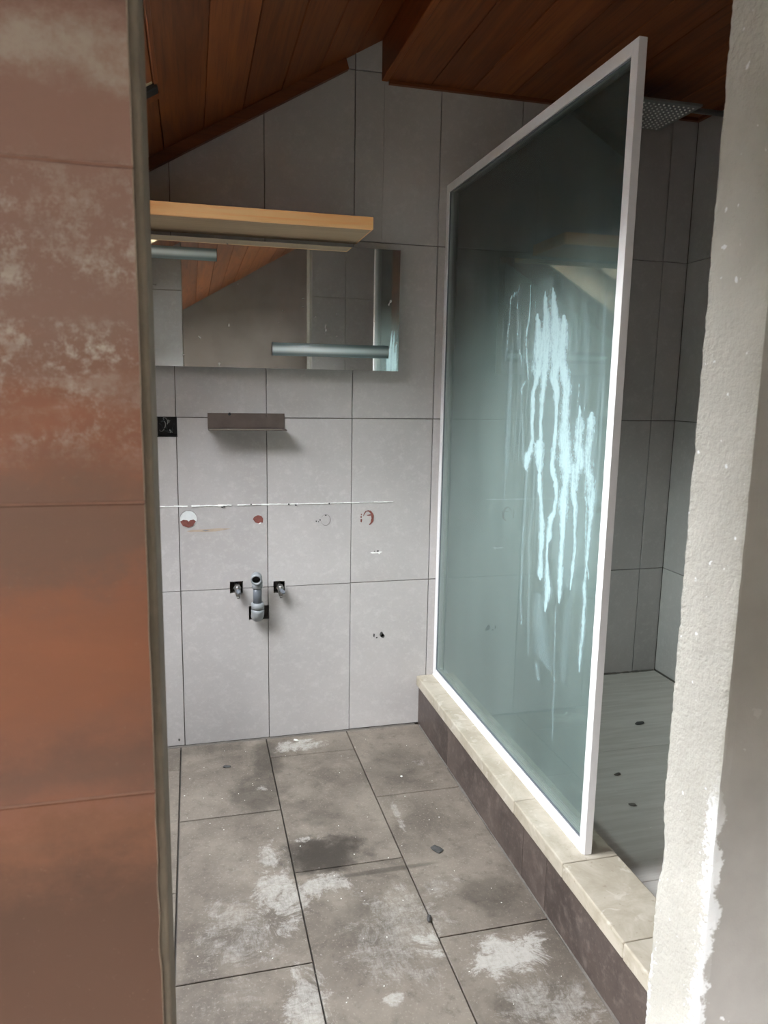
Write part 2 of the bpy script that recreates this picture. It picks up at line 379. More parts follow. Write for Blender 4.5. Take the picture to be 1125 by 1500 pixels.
# screen glass: clear greenish glass with a film of dust and limescale on the room side
def glass_mat(name, film, tint=(0.89, 0.955, 0.93, 1)):
    t = NT(name)
    tr = t.n('ShaderNodeBsdfTransparent'); tr.inputs['Color'].default_value = tint
    gl = t.n('ShaderNodeBsdfGlossy'); gl.inputs['Roughness'].default_value = 0.02
    fr = t.n('ShaderNodeFresnel'); fr.inputs['IOR'].default_value = 1.5
    m1 = t.n('ShaderNodeMixShader')
    t.put(m1.inputs[0], fr.outputs[0]); t.put(m1.inputs[1], tr.outputs[0]); t.put(m1.inputs[2], gl.outputs[0])
    if not film:
        return t.done(m1.outputs[0])
    p = t.pos(); s = t.sep(p)
    nv = t.noise(t.scale(p, (1, 11, 0.55)), 2.0, 6, 0.62, 0.5)
    nc = t.noise(t.scale(p, (1, 2.2, 1.2)), 1.6, 3, 0.5)
    nl = t.noise(t.scale(p, (1, 5, 0.5)), 2.0, 2, 0.5, 0.4)
    hi = t.math('ADD', s[2], t.math('MULTIPLY', t.math('SUBTRACT', nl, 0.5), 0.45))
    dep = t.ramp(hi, 1.82, 1.40)                      # the deposit starts at splash height, the top of the pane is cleaner
    f = t.math('ADD', 0.15, t.math('MULTIPLY', t.ramp(nv, 0.35, 0.8), 0.05))
    f = t.math('ADD', f, t.math('MULTIPLY', t.ramp(nc, 0.35, 0.75), 0.05))
    f = t.math('ADD', 0.085, t.math('MULTIPLY', f, dep))
    # lime built up along the lower edge and on the splash zone where the drips run
    edge = t.ramp(t.math('ADD', s[2], t.math('MULTIPLY', nv, -0.16)), 0.26, 0.10)
    f = t.math('ADD', f, t.math('MULTIPLY', edge, 0.08))
    zone = t.math('MULTIPLY', t.ramp(s[1], -0.55, -0.80), t.math('MULTIPLY', t.ramp(s[1], -1.16, -1.02), t.math('MULTIPLY', t.ramp(s[2], 1.66, 1.42), t.ramp(s[2], 0.5, 0.9))))
    ns = t.noise(t.scale(p, (1, 55, 1.6)), 1.6, 5, 0.65, 0.4)
    f = t.math('ADD', f, t.math('MULTIPLY', t.math('MULTIPLY', zone, t.ramp(ns, 0.38, 0.72)), 0.10), clamp=True)
    d = t.n('ShaderNodeBsdfDiffuse'); d.inputs['Color'].default_value = rgb(188, 215, 207)
    dt = t.n('ShaderNodeBsdfTranslucent'); dt.inputs['Color'].default_value = rgb(200, 214, 208)
    md = t.n('ShaderNodeMixShader'); md.inputs[0].default_value = 0.15
    t.put(md.inputs[1], d.outputs[0]); t.put(md.inputs[2], dt.outputs[0])
    m2 = t.n('ShaderNodeMixShader')
    t.put(m2.inputs[0], f); t.put(m2.inputs[1], tr.outputs[0]); t.put(m2.inputs[2], md.outputs[0])
    m3 = t.n('ShaderNodeMixShader')
    t.put(m3.inputs[0], fr.outputs[0]); t.put(m3.inputs[1], m2.outputs[0]); t.put(m3.inputs[2], gl.outputs[0])
    return t.done(m3.outputs[0])
M['glass_film'] = glass_mat('limescaled_screen_glass', True)
M['glass'] = glass_mat('clear_glass', False)
M['window_glass'] = glass_mat('window_glass', False, (0.97, 0.975, 0.975, 1))
def lime_mat():
    t = NT('limescale_run'); p = t.pos()
    n = t.noise(t.scale(p, (1, 80, 16)), 1.5, 6, 0.72); n2 = t.noise(p, 150, 4, 0.65)
    at = t.n('ShaderNodeAttribute'); at.attribute_name = 'lime'
    k = at.outputs['Fac']
    e_ = t.math('ADD', k, t.math('MULTIPLY', t.math('SUBTRACT', t.math('ADD', t.math('MULTIPLY', n, 0.6), t.math('MULTIPLY', n2, 0.4)), 0.5), 1.9))
    a = t.math('MAXIMUM', t.math('MULTIPLY', t.ramp(e_, 0.10, 1.10), t.ramp(k, 0.10, 0.8, 0.75, 0.90)), t.math('MULTIPLY', k, 0.55), clamp=True)
    a = t.math('MULTIPLY', a, t.ramp(k, 0.015, 0.10))
    d = t.n('ShaderNodeBsdfDiffuse'); d.inputs['Color'].default_value = rgb(164, 187, 188)
    tr = t.n('ShaderNodeBsdfTransparent'); m_ = t.n('ShaderNodeMixShader')
    t.put(m_.inputs[0], a); t.put(m_.inputs[1], tr.outputs[0]); t.put(m_.inputs[2], d.outputs[0])
    return t.done(m_.outputs[0])
M['lime'] = lime_mat()

# ------------------------------------------------------------------ mesh helpers
def link(name, me, mat, parent=None, mw=None):
    o = bpy.data.objects.new(name, me)
    COL.objects.link(o)
    if mat is not None and not me.materials:
        me.materials.append(mat)
    if parent is not None: o.parent = parent
    if mw is not None: o.matrix_basis = mw
    return o
def from_bm(name, bm, mat, parent=None, smooth=False, mw=None):
    bmesh.ops.recalc_face_normals(bm, faces=bm.faces)
    me = bpy.data.meshes.new(name)
    bm.to_mesh(me); bm.free()
    if smooth:
        for f in me.polygons: f.use_smooth = True
    return link(name, me, mat, parent, mw)
def empty(name, loc=(0, 0, 0)):
    o = bpy.data.objects.new(name, None)
    COL.objects.link(o); o.location = loc
    o.empty_display_size = 0.05
    return o
def tag(o, label, cat, group=None):
    o['label'] = label; o['category'] = cat
    if group: o['group'] = group
    return o
def structure(o, label=None):
    o['kind'] = 'structure'
    if label: o['label'] = label
    return o
def add_box(bm, lo, hi, bev=0.0, seg=1):
    lo = Vector(lo); hi = Vector(hi)
    r = bmesh.ops.create_cube(bm, size=1.0, matrix=Matrix.Translation((lo + hi) / 2) @ Matrix.Diagonal((*(hi - lo), 1)))
    if bev > 0:
        es = list({e for v in r['verts'] for e in v.link_edges})
        bmesh.ops.bevel(bm, geom=es, offset=bev, segments=seg, affect='EDGES', profile=0.5)
def box(name, lo, hi, mat, parent=None, bev=0.0, seg=1):
    bm = bmesh.new(); add_box(bm, lo, hi, bev, seg)
    return from_bm(name, bm, mat, parent)
def add_prism(bm, poly, d):
    """poly: list of Vectors (planar), extruded by d."""
    a = [bm.verts.new(p) for p in poly]; b = [bm.verts.new(Vector(p) + Vector(d)) for p in poly]
    bm.faces.new(a); bm.faces.new(b[::-1])
    n = len(poly)
    for i in range(n):
        bm.faces.new((a[i], a[(i + 1) % n], b[(i + 1) % n], b[i]))
def prism(name, poly, d, mat, parent=None):
    bm = bmesh.new(); add_prism(bm, [Vector(p) for p in poly], d)
    return from_bm(name, bm, mat, parent)
def add_tube(bm, pts, rad, seg=12, cap=True):
    pts = [Vector(p) for p in pts]; rings = []
    if not isinstance(rad, (list, tuple)): rad = [rad] * len(pts)
    up = Vector((0, 0, 1)); prev = None
    for i, p in enumerate(pts):
        d = (pts[min(i + 1, len(pts) - 1)] - pts[max(i - 1, 0)]).normalized()
        if prev is None:
            a = d.cross(up if abs(d.z) < 0.9 else Vector((1, 0, 0))).normalized()
        else:
            a = (prev - d * prev.dot(d)).normalized()
        prev = a; b = d.cross(a)
        rings.append([bm.verts.new(p + (a * math.cos(2 * math.pi * k / seg) + b * math.sin(2 * math.pi * k / seg)) * rad[i]) for k in range(seg)])
    for r0, r1 in zip(rings, rings[1:]):
        for k in range(seg):
            bm.faces.new((r0[k], r0[(k + 1) % seg], r1[(k + 1) % seg], r1[k]))
    if cap:
        bm.faces.new(rings[0][::-1]); bm.faces.new(rings[-1])
    return rings
def tube(name, pts, rad, mat, parent=None, seg=12, smooth=True, cap=True):
    bm = bmesh.new(); add_tube(bm, pts, rad, seg, cap)
    o = from_bm(name, bm, mat, parent, False)
    if smooth:
        for f in o.data.polygons: f.use_smooth = len(f.vertices) == 4
    return o
def clip(poly, a, b, c):
    """keep a*u + b*v <= c"""
    out = []
    for i in range(len(poly)):
        p, q = poly[i], poly[(i + 1) % len(poly)]
        fp = a * p[0] + b * p[1] - c; fq = a * q[0] + b * q[1] - c
        if fp <= 0: out.append(p)
        if (fp < 0 < fq) or (fq < 0 < fp):
            s = fp / (fp - fq); out.append((p[0] + s * (q[0] - p[0]), p[1] + s * (q[1] - p[1])))
    return out
def tile_bm(poly, th, ch=0.0012):
    """chamfered tile, local u v in plane, +n outward; poly counter-clockwise"""
    bm = bmesh.new(); n = len(poly)
    P = [Vector((p[0], p[1], 0)) for p in poly]
    ins = []
    for i in range(n):
        a = (P[i] - P[i - 1]); b = (P[(i + 1) % n] - P[i])
        a = a.normalized() if a.length > 1e-7 else Vector((1, 0, 0)); b = b.normalized() if b.length > 1e-7 else a
        na = Vector((-a.y, a.x, 0)); nb = Vector((-b.y, b.x, 0))
        den = 1 + na.dot(nb)
        ins.append(P[i] + (na + nb) / max(den, 0.2) * ch)
    v0 = [bm.verts.new(p) for p in P]
    v1 = [bm.verts.new(p + Vector((0, 0, th - ch))) for p in P]
    v2 = [bm.verts.new(p + Vector((0, 0, th))) for p in ins]
    bm.faces.new(v2)
    for i in range(n):
        j = (i + 1) % n
        bm.faces.new((v0[i], v0[j], v1[j], v1[i])); bm.faces.new((v1[i], v1[j], v2[j], v2[i]))
    return bm
def frame(O, u, v, n):
    m = Matrix((Vector(u), Vector(v), Vector(n))).transposed().to_4x4()
    return Matrix.Translation(O) @ m
TCACHE = {}
def put_tile(parent, F, u0, u1, v0, v1, th, mat, name='tile', clips=(), holes=(), jit=0.0004, tilt=0.0006, lift=0.0):
    poly = [(u0, v0), (u1, v0), (u1, v1), (u0, v1)]
    cl = poly
    for c in clips: cl = clip(cl, *c)
    if len(cl) < 3: return None
    ar = abs(sum(cl[i][0] * cl[(i + 1) % len(cl)][1] - cl[(i + 1) % len(cl)][0] * cl[i][1] for i in range(len(cl)))) / 2
    if ar < 0.0004: return None
    cu, cv = (u0 + u1) / 2, (v0 + v1) / 2
    hs = [h for h in holes if h[0] < u1 and h[1] > u0 and h[2] < v1 and h[3] > v0]
    Tm = Matrix.Translation((cu, cv, random.uniform(-jit, jit) + lift)) @ Matrix.Rotation(random.uniform(-tilt, tilt), 4, 'X') @ Matrix.Rotation(random.uniform(-tilt, tilt), 4, 'Y')
    if hs:
        us = sorted({u0, u1} | {min(max(x, u0), u1) for h in hs for x in h[:2]})
        vs = sorted({v0, v1} | {min(max(x, v0), v1) for h in hs for x in h[2:]})
        bm = slab_bm([x - cu for x in us], [x - cv for x in vs], th,
                     lambda a, b: not any(h[0] < a + cu < h[1] and h[2] < b + cv < h[3] for h in hs))
        me = bpy.data.meshes.new(name); bm.to_mesh(me); bm.free()
    elif len(cl) == 4 and cl == poly:
        key = (round(u1 - u0, 4), round(v1 - v0, 4), round(th, 4), mat.name)
        if key not in TCACHE:
            bm = tile_bm([(a - cu, b - cv) for a, b in poly], th)
            me = bpy.data.meshes.new(name); bm.to_mesh(me); bm.free()
            TCACHE[key] = me
        me = TCACHE[key]
    else:
        bm = tile_bm([(a - cu, b - cv) for a, b in cl], th)
        me = bpy.data.meshes.new(name); bm.to_mesh(me); bm.free()
    return link(name, me, mat, parent, F @ Tm)
def slab_bm(us, vs, th, keep, z0=0.0, bm=None):
    bm = bm or bmesh.new(); cache = {}
    def V(i, j, k):
        if (i, j, k) not in cache: cache[(i, j, k)] = bm.verts.new((us[i], vs[j], z0 + th * k))
        return cache[(i, j, k)]
    nu, nv = len(us) - 1, len(vs) - 1
    K = [[keep((us[i] + us[i + 1]) / 2, (vs[j] + vs[j + 1]) / 2) for j in range(nv)] for i in range(nu)]
    g = lambda i, j: 0 <= i < nu and 0 <= j < nv and K[i][j]
    for i in range(nu):
        for j in range(nv):
            if not K[i][j]: continue
            bm.faces.new((V(i, j, 1), V(i + 1, j, 1), V(i + 1, j + 1, 1), V(i, j + 1, 1)))
            bm.faces.new((V(i, j + 1, 0), V(i + 1, j + 1, 0), V(i + 1, j, 0), V(i, j, 0)))
            if not g(i, j - 1): bm.faces.new((V(i, j, 0), V(i + 1, j, 0), V(i + 1, j, 1), V(i, j, 1)))
            if not g(i, j + 1): bm.faces.new((V(i + 1, j + 1, 0), V(i, j + 1, 0), V(i, j + 1, 1), V(i + 1, j + 1, 1)))
            if not g(i - 1, j): bm.faces.new((V(i, j + 1, 0), V(i, j, 0), V(i, j, 1), V(i, j + 1, 1)))
            if not g(i + 1, j): bm.faces.new((V(i + 1, j, 0), V(i + 1, j + 1, 0), V(i + 1, j + 1, 1), V(i + 1, j, 1)))
    return bm
def grid_tiles(parent, F, us, vs, th, mat, gap=0.0026, **kw):
    for a, b in zip(us, us[1:]):
        for c, d in zip(vs, vs[1:]):
            put_tile(parent, F, a + gap / 2, b - gap / 2, c + gap / 2, d - gap / 2, th, mat, **kw)

# ------------------------------------------------------------------ wooded ring added around the house to block low sky light
bm = bmesh.new(); N_ = 96; rows = []
for rr_, hh in ((38, -4.5), (52, 1.5), (66, 5.0), (82, 8.0), (104, 9.5), (135, 3.0)):
    row = []
    for k in range(N_):
        a = 2 * math.pi * k / N_
        wv_ = 1 + 0.16 * mnoise.noise(Vector((math.cos(a) * 2.2, math.sin(a) * 2.2, rr_ * 0.02)))
        row.append(bm.verts.new((rr_ * math.cos(a), rr_ * math.sin(a), hh * wv_ if hh > 0 else hh)))
    rows.append(row)
for a, b in zip(rows, rows[1:]):
    for k in range(N_): bm.faces.new((a[k], a[(k + 1) % N_], b[(k + 1) % N_], b[k]))
bm.faces.new(rows[0])
structure(from_bm('added_hill_ring', bm, M['added_hill'], None, True), 'wooded ring added outside to block low sky')

# ------------------------------------------------------------------ back wall
TH = 0.009
VZ = [0.0, 0.574, 1.174, 1.775, 2.314, 2.46]
HOLES = [(-0.064, 0.0035, 1.108, 1.176), (0.167, 0.213, 0.556, 0.600), (0.320, 0.361, 0.548, 0.594), (0.232, 0.3045, 0.455, 0.507)]
bm = bmesh.new()
us = sorted({X_LEFT, X_RIGHT + 0.1} | {h[0] for h in HOLES} | {h[1] for h in HOLES})
vs = sorted({-0.05, 2.50} | {h[2] for h in HOLES} | {h[3] for h in HOLES})
slab_bm(us, vs, 0.05, lambda a, b: not any(h[0] < a < h[1] and h[2] < b < h[3] for h in HOLES), 0.0, bm)
add_box(bm, (X_LEFT - 0.1, -0.05, -0.06), (X_RIGHT + 0.1, 2.50, -0.0001))
FB = frame((0, TH + 0.05, 0), (1, 0, 0), (0, 0, 1), (0, -1, 0))
bm.transform(FB)
me = bpy.data.meshes.new('wall_back'); bm.to_mesh(me); bm.free()
wall_back = structure(link('wall_back', me, M['mortar']), 'back wall of grey rectangular tiles behind the mirror')
F = frame((0, TH, 0), (1, 0, 0), (0, 0, 1), (0, -1, 0))
UX = [X_LEFT] + [0.3006 * k for k in range(-4, 7)] + [X_RIGHT]
slopeclip = (-SLOPE_B, 1.0, SLOPE_A + 0.004)
for a, b in zip(UX, UX[1:]):
    for c, d in zip(VZ, VZ[1:]):
        cl = [slopeclip]
        if b > 0.70: cl.append((0, 1, FLAT_Z + (0.004 if a > 0.65 else 9)))
        if a < 0.70 < b and d > FLAT_Z:
            for (a2, b2, top) in ((a, 0.70, 9), (0.70, b, FLAT_Z)):
                put_tile(wall_back, F, a2 + (0.0013 if a2 == a else 0.0002), b2 - (0.0013 if b2 == b else 0.0002), c + 0.0013, d - 0.0013, TH, M['wall_tile'], clips=[slopeclip, (0, 1, top)])
            continue
        put_tile(wall_back, F, a + 0.0013, b - 0.0013, c + (0.003 if c == 0 else 0.0013), d - 0.0013, TH, M['wall_tile'], clips=cl, holes=HOLES)
# marks left on the tiles by what was torn off
def blob(name, cx, cz, outline, mat, th=0.0009, y=0.0):
    n = len(outline)
    bm = bmesh.new(); add_prism(bm, [Vector((cx + a, y, cz + b)) for a, b in outline], (0, -th - abs(y) * 0, 0))
    return from_bm(name, bm, mat, wall_back)
def ringpts(rx, rz, n=20, w=0.08, a0=0, a1=2 * math.pi):
    return [(rx * math.cos(a0 + (a1 - a0) * k / n) * (1 + random.uniform(-w, w)), rz * math.sin(a0 + (a1 - a0) * k / n) * (1 + random.uniform(-w, w))) for k in range(n)]
def arc_strip(name, cx, cz, rx, rz, a0, a1, wd, mat, n=16):
    bm = bmesh.new(); o, i_ = [], []
    for k in range(n + 1):
        a = math.radians(a0 + (a1 - a0) * k / n); w_ = wd * (0.35 + math.sin(math.pi * k / n)) * random.uniform(0.7, 1.2)
        o.append((cx + (rx + w_ / 2) * math.cos(a), cz + (rz + w_ / 2) * math.sin(a))); i_.append((cx + (rx - w_ / 2) * math.cos(a), cz + (rz - w_ / 2) * math.sin(a)))
    for k in range(n):
        add_prism(bm, [Vector((p[0], 0.0006, p[1])) for p in (o[k], o[k + 1], i_[k + 1], i_[k])], (0, -0.0015, 0))
    return from_bm(name, bm, mat, wall_back)
r = 0.0285
blob('residue_patch', 0.032, 0.829, ringpts(r, r, 24, 0.02), M['pale_residue'])
blob('residue_patch', 0.031, 0.816, [(-0.027, 0.004), (-0.018, -0.011), (0.0, -0.0175), (0.015, -0.012), (0.026, 0.004), (0.018, 0.010), (0.006, 0.008), (0.002, 0.003), (-0.003, 0.008), (-0.016, 0.010)], M['red_residue'], 0.0018)
arc_strip('residue_ring', 0.032, 0.829, r, r, 0, 200, 0.0015, M['grey_residue'])
blob('residue_patch', 0.268, 0.820, [(-0.018, 0.002), (-0.013, 0.010), (0.0, 0.0155), (0.012, 0.012), (0.0175, 0.003), (0.0165, -0.012), (0.008, -0.009), (0.002, -0.014), (-0.010, -0.010)], M['red_residue'], 0.0014)
blob('residue_patch', 0.272, 0.807, ringpts(0.006, 0.003, 8, 0.2), M['white_silicone'], 0.0012)
arc_strip('residue_ring', 0.508, 0.812, 0.017, 0.020, -170, 150, 0.0022, M['grey_residue'])
for (a, b, s) in ((0.488, 0.812, 0.003), (0.474, 0.808, 0.003), (0.482, 0.806, 0.002), (0.508, 0.829, 0.003)):
    blob('residue_patch', a, b, ringpts(s, s, 8, 0.3), M['slate'])
arc_strip('residue_ring', 0.664, 0.815, 0.017, 0.026, -75, 110, 0.0075, M['red_residue'])
arc_strip('residue_ring', 0.664, 0.818, 0.017, 0.024, 100, 170, 0.003, M['red_residue'])
blob('residue_patch', 0.664, 0.824, [(-0.006, 0.002), (0.010, 0.005), (0.010, -0.001), (-0.002, -0.001)], M['red_residue'])
for (a, b, s) in ((0.639, 0.807, 0.005), (0.638, 0.819, 0.0035), (0.639, 0.829, 0.0025)):
    blob('residue_patch', a, b, ringpts(s * 0.8, s * 1.3, 8, 0.3), M['red_residue'])
blob('stain_streak', 0.085, 0.786, [(-0.062, 0.0), (-0.04, 0.004), (0.0, 0.0045), (0.05, 0.007), (0.09, 0.004), (0.04, -0.004), (0.0, -0.0045), (-0.05, -0.003)], M['stain'], 0.0003)
blob('stain_streak', 0.088, 0.786, [(-0.012, 0.001), (0.0, 0.003), (0.016, 0.001), (0.0, -0.003)], M['grey_residue'], 0.0005)
# smear of filler and drilled holes on the right
blob('filler_smear', 0.694, 0.684, [(-0.02, 0.001), (-0.012, 0.0035), (0.006, 0.0015), (0.016, 0.005), (0.026, 0.003), (0.018, -0.001), (0.014, -0.006), (0.010, -0.001), (-0.012, -0.002)], M['white_silicone'], 0.0012)
for (a, b, s) in ((0.703, 0.690, 0.0035), (0.690, 0.690, 0.002)):
    blob('drill_hole', a, b, ringpts(s, s, 8, 0.2), M['slate'], 0.0006)
for (a, b, rx, rz) in ((0.722, 0.369, 0.009, 0.011), (0.727, 0.364, 0.007, 0.008), (0.693, 0.368, 0.003, 0.008), (0.704, 0.358, 0.0035, 0.003), (0.0, 0.025, 0.0035, 0.005)):
    blob('drill_hole', a if a else -0.02, b, ringpts(rx, rz, 10, 0.25), M['slate'], 0.0006)
# torn silicone line where a counter met the wall
bm = bmesh.new(); x = -0.9
while x < 0.752:
    dx = random.uniform(0.012, 0.03); w_ = random.uniform(0.0009, 0.0030) * (1.0 if x < 0.35 else 0.6); dz = random.uniform(-0.0012, 0.0012)
    if random.random() < 0.93:
        add_prism(bm, [Vector((x, 0.0004, 0.873 + dz - w_)), Vector((x + dx, 0.0004, 0.873 - w_ * random.uniform(0.6, 1.2))), Vector((x + dx, 0.0004, 0.873 + w_ * random.uniform(0.6, 1.2))), Vector((x, 0.0004, 0.873 + dz + w_))], (0, -random.uniform(0.0015, 0.004), 0))
    x += dx
from_bm('silicone_line', bm, M['white_silicone'], wall_back)
for (xx, zz_) in ((0.145, 0.867), (0.152, 0.868), (0.245, 0.8745), (0.375, 0.872), (0.40, 0.869), (0.52, 0.8715)):
    blob('drill_hole', xx, zz_, ringpts(0.0035, 0.0025, 7, 0.3), M['slate'], 0.0045)

# ------------------------------------------------------------------ shower side wall and left knee wall
RW = [w_[1:] for w_ in ADDED_WINDOWS if w_[0] == 'right']
bm = slab_bm(sorted({Y_FAR, 0.06} | {v for w_ in RW for v in w_[:2]}), sorted({-0.05, 3.3} | {v for w_ in RW for v in w_[2:]}), 0.12 - TH,
             lambda a, b: not any(w_[0] < a < w_[1] and w_[2] < b < w_[3] for w_ in RW))
bm.transform(frame((X_RIGHT + TH, 0, 0), (0, 1, 0), (0, 0, 1), (1, 0, 0)))
wall_right = structure(from_bm('wall_right', bm, M['mortar']), 'dark grey tiled side wall of the shower')
F = frame((X_RIGHT + TH, 0, 0), (0, -1, 0), (0, 0, 1), (-1, 0, 0))
grid_tiles(wall_right, F, [-0.0010] + [0.3006 * k for k in range(1, 6)] + [1.73], [0.137, 0.574, 1.174, 1.775, FLAT_Z], TH, M['wall_tile'])
LW = [w_[1:] for w_ in ADDED_WINDOWS if w_[0] == 'left']
bm = slab_bm(sorted({Y_FAR, 0.06} | {v for w_ in LW for v in w_[:2]}), sorted({-0.05, slope_z(X_LEFT) + 0.1} | {v for w_ in LW for v in w_[2:]}), 0.1 - TH,
             lambda a, b: not any(w_[0] < a < w_[1] and w_[2] < b < w_[3] for w_ in LW))
bm.transform(frame((X_LEFT - 0.1, 0, 0), (0, 1, 0), (0, 0, 1), (1, 0, 0)))
wall_left = structure(from_bm('wall_left', bm, M['mortar']), 'low tiled knee wall under the sloping ceiling')
F = frame((X_LEFT - TH, 0, 0), (0, 1, 0), (0, 0, 1), (1, 0, 0))
grid_tiles(wall_left, F, [-1.73] + [-0.3006 * k for k in range(5, 0, -1)] + [0], [0.003, 0.574, 1.174, slope_z(X_LEFT)], TH, M['wall_tile'])

# ------------------------------------------------------------------ partition with the doorway
poly = [(X_LEFT, 0, 0), (X_JAMB_L, 0, 0), (X_JAMB_L, 0, slope_z(X_JAMB_L) + 0.02), (X_LEFT, 0, slope_z(X_LEFT) + 0.02)]
poly = [(a, Y_DOOR_OUT, c) for a, b, c in poly]
bm = bmesh.new(); add_prism(bm, [Vector(q) for q in poly], (0, Y_DOOR_IN - TH - Y_DOOR_OUT, 0))
es = [e_ for e_ in bm.edges if abs(e_.verts[0].co.x - X_JAMB_L) < 1e-4 and abs(e_.verts[1].co.x - X_JAMB_L) < 1e-4 and abs(e_.verts[0].co.z - e_.verts[1].co.z) > 0.5]
bmesh.ops.bevel(bm, geom=es, offset=0.004, segments=3, affect='EDGES', profile=0.5)
wall_dl = structure(from_bm('wall_front_left', bm, M['left_jamb']), 'partition left of the doorway faced with rust-coloured tiles')
# rust tiles, with slightly broken vertical edges at the doorway
def rust_tile(x0, x1, z0, z1, broken):
    bm = bmesh.new(); pts = [(x0, z0), (x1, z0)]
    if broken:
        n = 26
        for k in range(1, n):
            z = z0 + (z1 - z0) * k / n
            pts.append((x1 - max(0, mnoise.noise(Vector((z * 18, 3.1, 0)))) * (0.004 if z0 < 1.1 else 0.0012), z))
    pts += [(x1, z1), (x0, z1)]
    b2 = tile_bm(pts, 0.0085, 0.0008)
    F = frame((0, Y_DOOR_OUT - 0.0015, 0), (1, 0, 0), (0, 0, 1), (0, -1, 0))
    me = bpy.data.meshes.new('tile'); b2.to_mesh(me); b2.free(); bm.free()
    me.materials.append(M['rust_tile']); me.materials.append(M['rust_edge'])
    if broken:
        for f in me.polygons:
            if f.normal.x > 0.6: f.material_index = 1
    return link('tile', me, None, wall_dl, F)
for z_ in (0.268, 0.568, 0.870, 1.170, 1.473):
    box('grout_joint', (-0.592, Y_DOOR_OUT - 0.0092, z_ - 0.0012), (0.007, Y_DOOR_OUT + 0.001, z_ + 0.0012), M['rust_grout'], wall_dl)
RZ = [0.002, 0.268, 0.568, 0.870, 1.170, 1.473, 1.775]
for k, (c_, d_) in enumerate(zip(RZ, RZ[1:])):
    rust_tile(-0.592, 0.0075, c_ + 0.0014, d_ - 0.0014, True)
    rust_tile(X_LEFT + 0.003, -0.594, c_ + 0.0008, min(d_ - 0.0008, 1.26), False) if c_ < 1.2 else None
F = frame((0, Y_DOOR_IN - TH, 0), (-1, 0, 0), (0, 0, 1), (0, 1, 0))
ul = [-X_JAMB_L + 0.002] + [0.3006 * k for k in range(1, 5)] + [-X_LEFT]
for a, b in zip(ul, ul[1:]):
    for c_, d_ in zip(VZ, VZ[1:]):
        put_tile(wall_dl, F, a + 0.0013, b - 0.0013, c_ + 0.002, d_ - 0.0013, TH, M['wall_tile'], clips=[(SLOPE_B, 1.0, SLOPE_A)])
# right hand part: rough plastered jamb
def jamb_right():
    bm = bmesh.new(); zs = [0.006 * k for k in range(int(2.29 / 0.006) + 1)] + [2.295]
    y0, y1 = Y_DOOR_OUT, Y_DOOR_IN - TH
    prof = [(X_RIGHT, y1), (X_JAMB_R + 0.03, y1), (X_JAMB_R + 0.012, y1), (X_JAMB_R, y1 + 0.0)]
    prof += [(X_JAMB_R, y1 - 0.004), (X_JAMB_R, y1 - 0.012)]
    m_ = 8
    for k in range(1, m_): prof.append((X_JAMB_R, y1 - 0.012 + (y0 + 0.024 - y1) * k / m_))
    prof += [(X_JAMB_R, y0 + 0.012), (X_JAMB_R, y0 + 0.005), (X_JAMB_R + 0.0008, y0 + 0.0008), (X_JAMB_R + 0.004, y0), (X_JAMB_R + 0.014, y0), (X_JAMB_R + 0.05, y0), (X_JAMB_R + 0.2, y0), (X_RIGHT, y0)]
    rings = []
    for z in zs:
        r_ = []
        for i, (x, y) in enumerate(prof):
            dx = dy = 0.0
            near = max(abs(x - X_JAMB_R), abs(y - y0)); far = max(abs(x - X_JAMB_R), abs(y - y1))
            n_ = mnoise.noise(Vector((z * 24, 1.3, 7))) + 0.6 * mnoise.noise(Vector((z * 70, 5.3, 2)))
            if near < 0.013:
                low = min(1, max(0, (0.78 - z) / 0.1))
                amp = 0.0018 + 0.0085 * low * max(0, 0.35 + mnoise.noise(Vector((z * 6, 9.0, 1)))) 
                q = max(0, 0.45 + n_) * amp * (1 - near / 0.016)
                dx += q; dy += q
            if far < 0.013:
                q = (max(0, 0.2 + mnoise.noise(Vector((z * 230, 1.3, 7)))) * 0.0017 + max(0, mnoise.noise(Vector((z * 55, 2.3, 7)))) * 0.0010) * (1 - far / 0.016)
                if 0.56 < z < 0.68: q += 0.004 * math.sin((z - 0.56) / 0.12 * math.pi) * (1 - far / 0.016)
                dx += q; dy -= q
            dx += 0.0008 * mnoise.noise(Vector((x * 40, y * 40, z * 40)))
            if i in (0, len(prof) - 1): dx = dy = 0
            r_.append(bm.verts.new((x + dx, y + dy, z)))
        rings.append(r_)
    n = len(prof)
    for a, b in zip(rings, rings[1:]):
        for k in range(n):
            bm.faces.new((a[k], a[(k + 1) % n], b[(k + 1) % n], b[k]))
    bm.faces.new(rings[0][::-1]); bm.faces.new(rings[-1])
    o = from_bm('wall_front_right', bm, M['jamb'])
    o.data.materials.append(M['outer_plaster'])
    for f in o.data.polygons:
        if f.normal.y < -0.8: f.material_index = 1
    return structure(o, 'rough pale plastered door jamb and grey wall on the right')
wall_dr = jamb_right()
F = frame((0, Y_DOOR_IN - TH, 0), (-1, 0, 0), (0, 0, 1), (0, 1, 0))
ur = [-X_RIGHT, -1.8036, -1.503, -1.2024, -0.9018, -X_JAMB_R - 0.012]
for a, b in zip(ur, ur[1:]):
    for c_, d_ in zip([0.0] + VZ[1:4], VZ[1:4] + [FLAT_Z]):
        put_tile(wall_dr, F, a + 0.0013, b - 0.0013, c_ + (0.2 if (c_ == 0 and a < -0.86 and False) else 0.002), d_ - 0.0013, TH, M['wall_tile'],
                 holes=[(-1.02, -0.84, -0.1, 0.199)] if c_ == 0 else ())
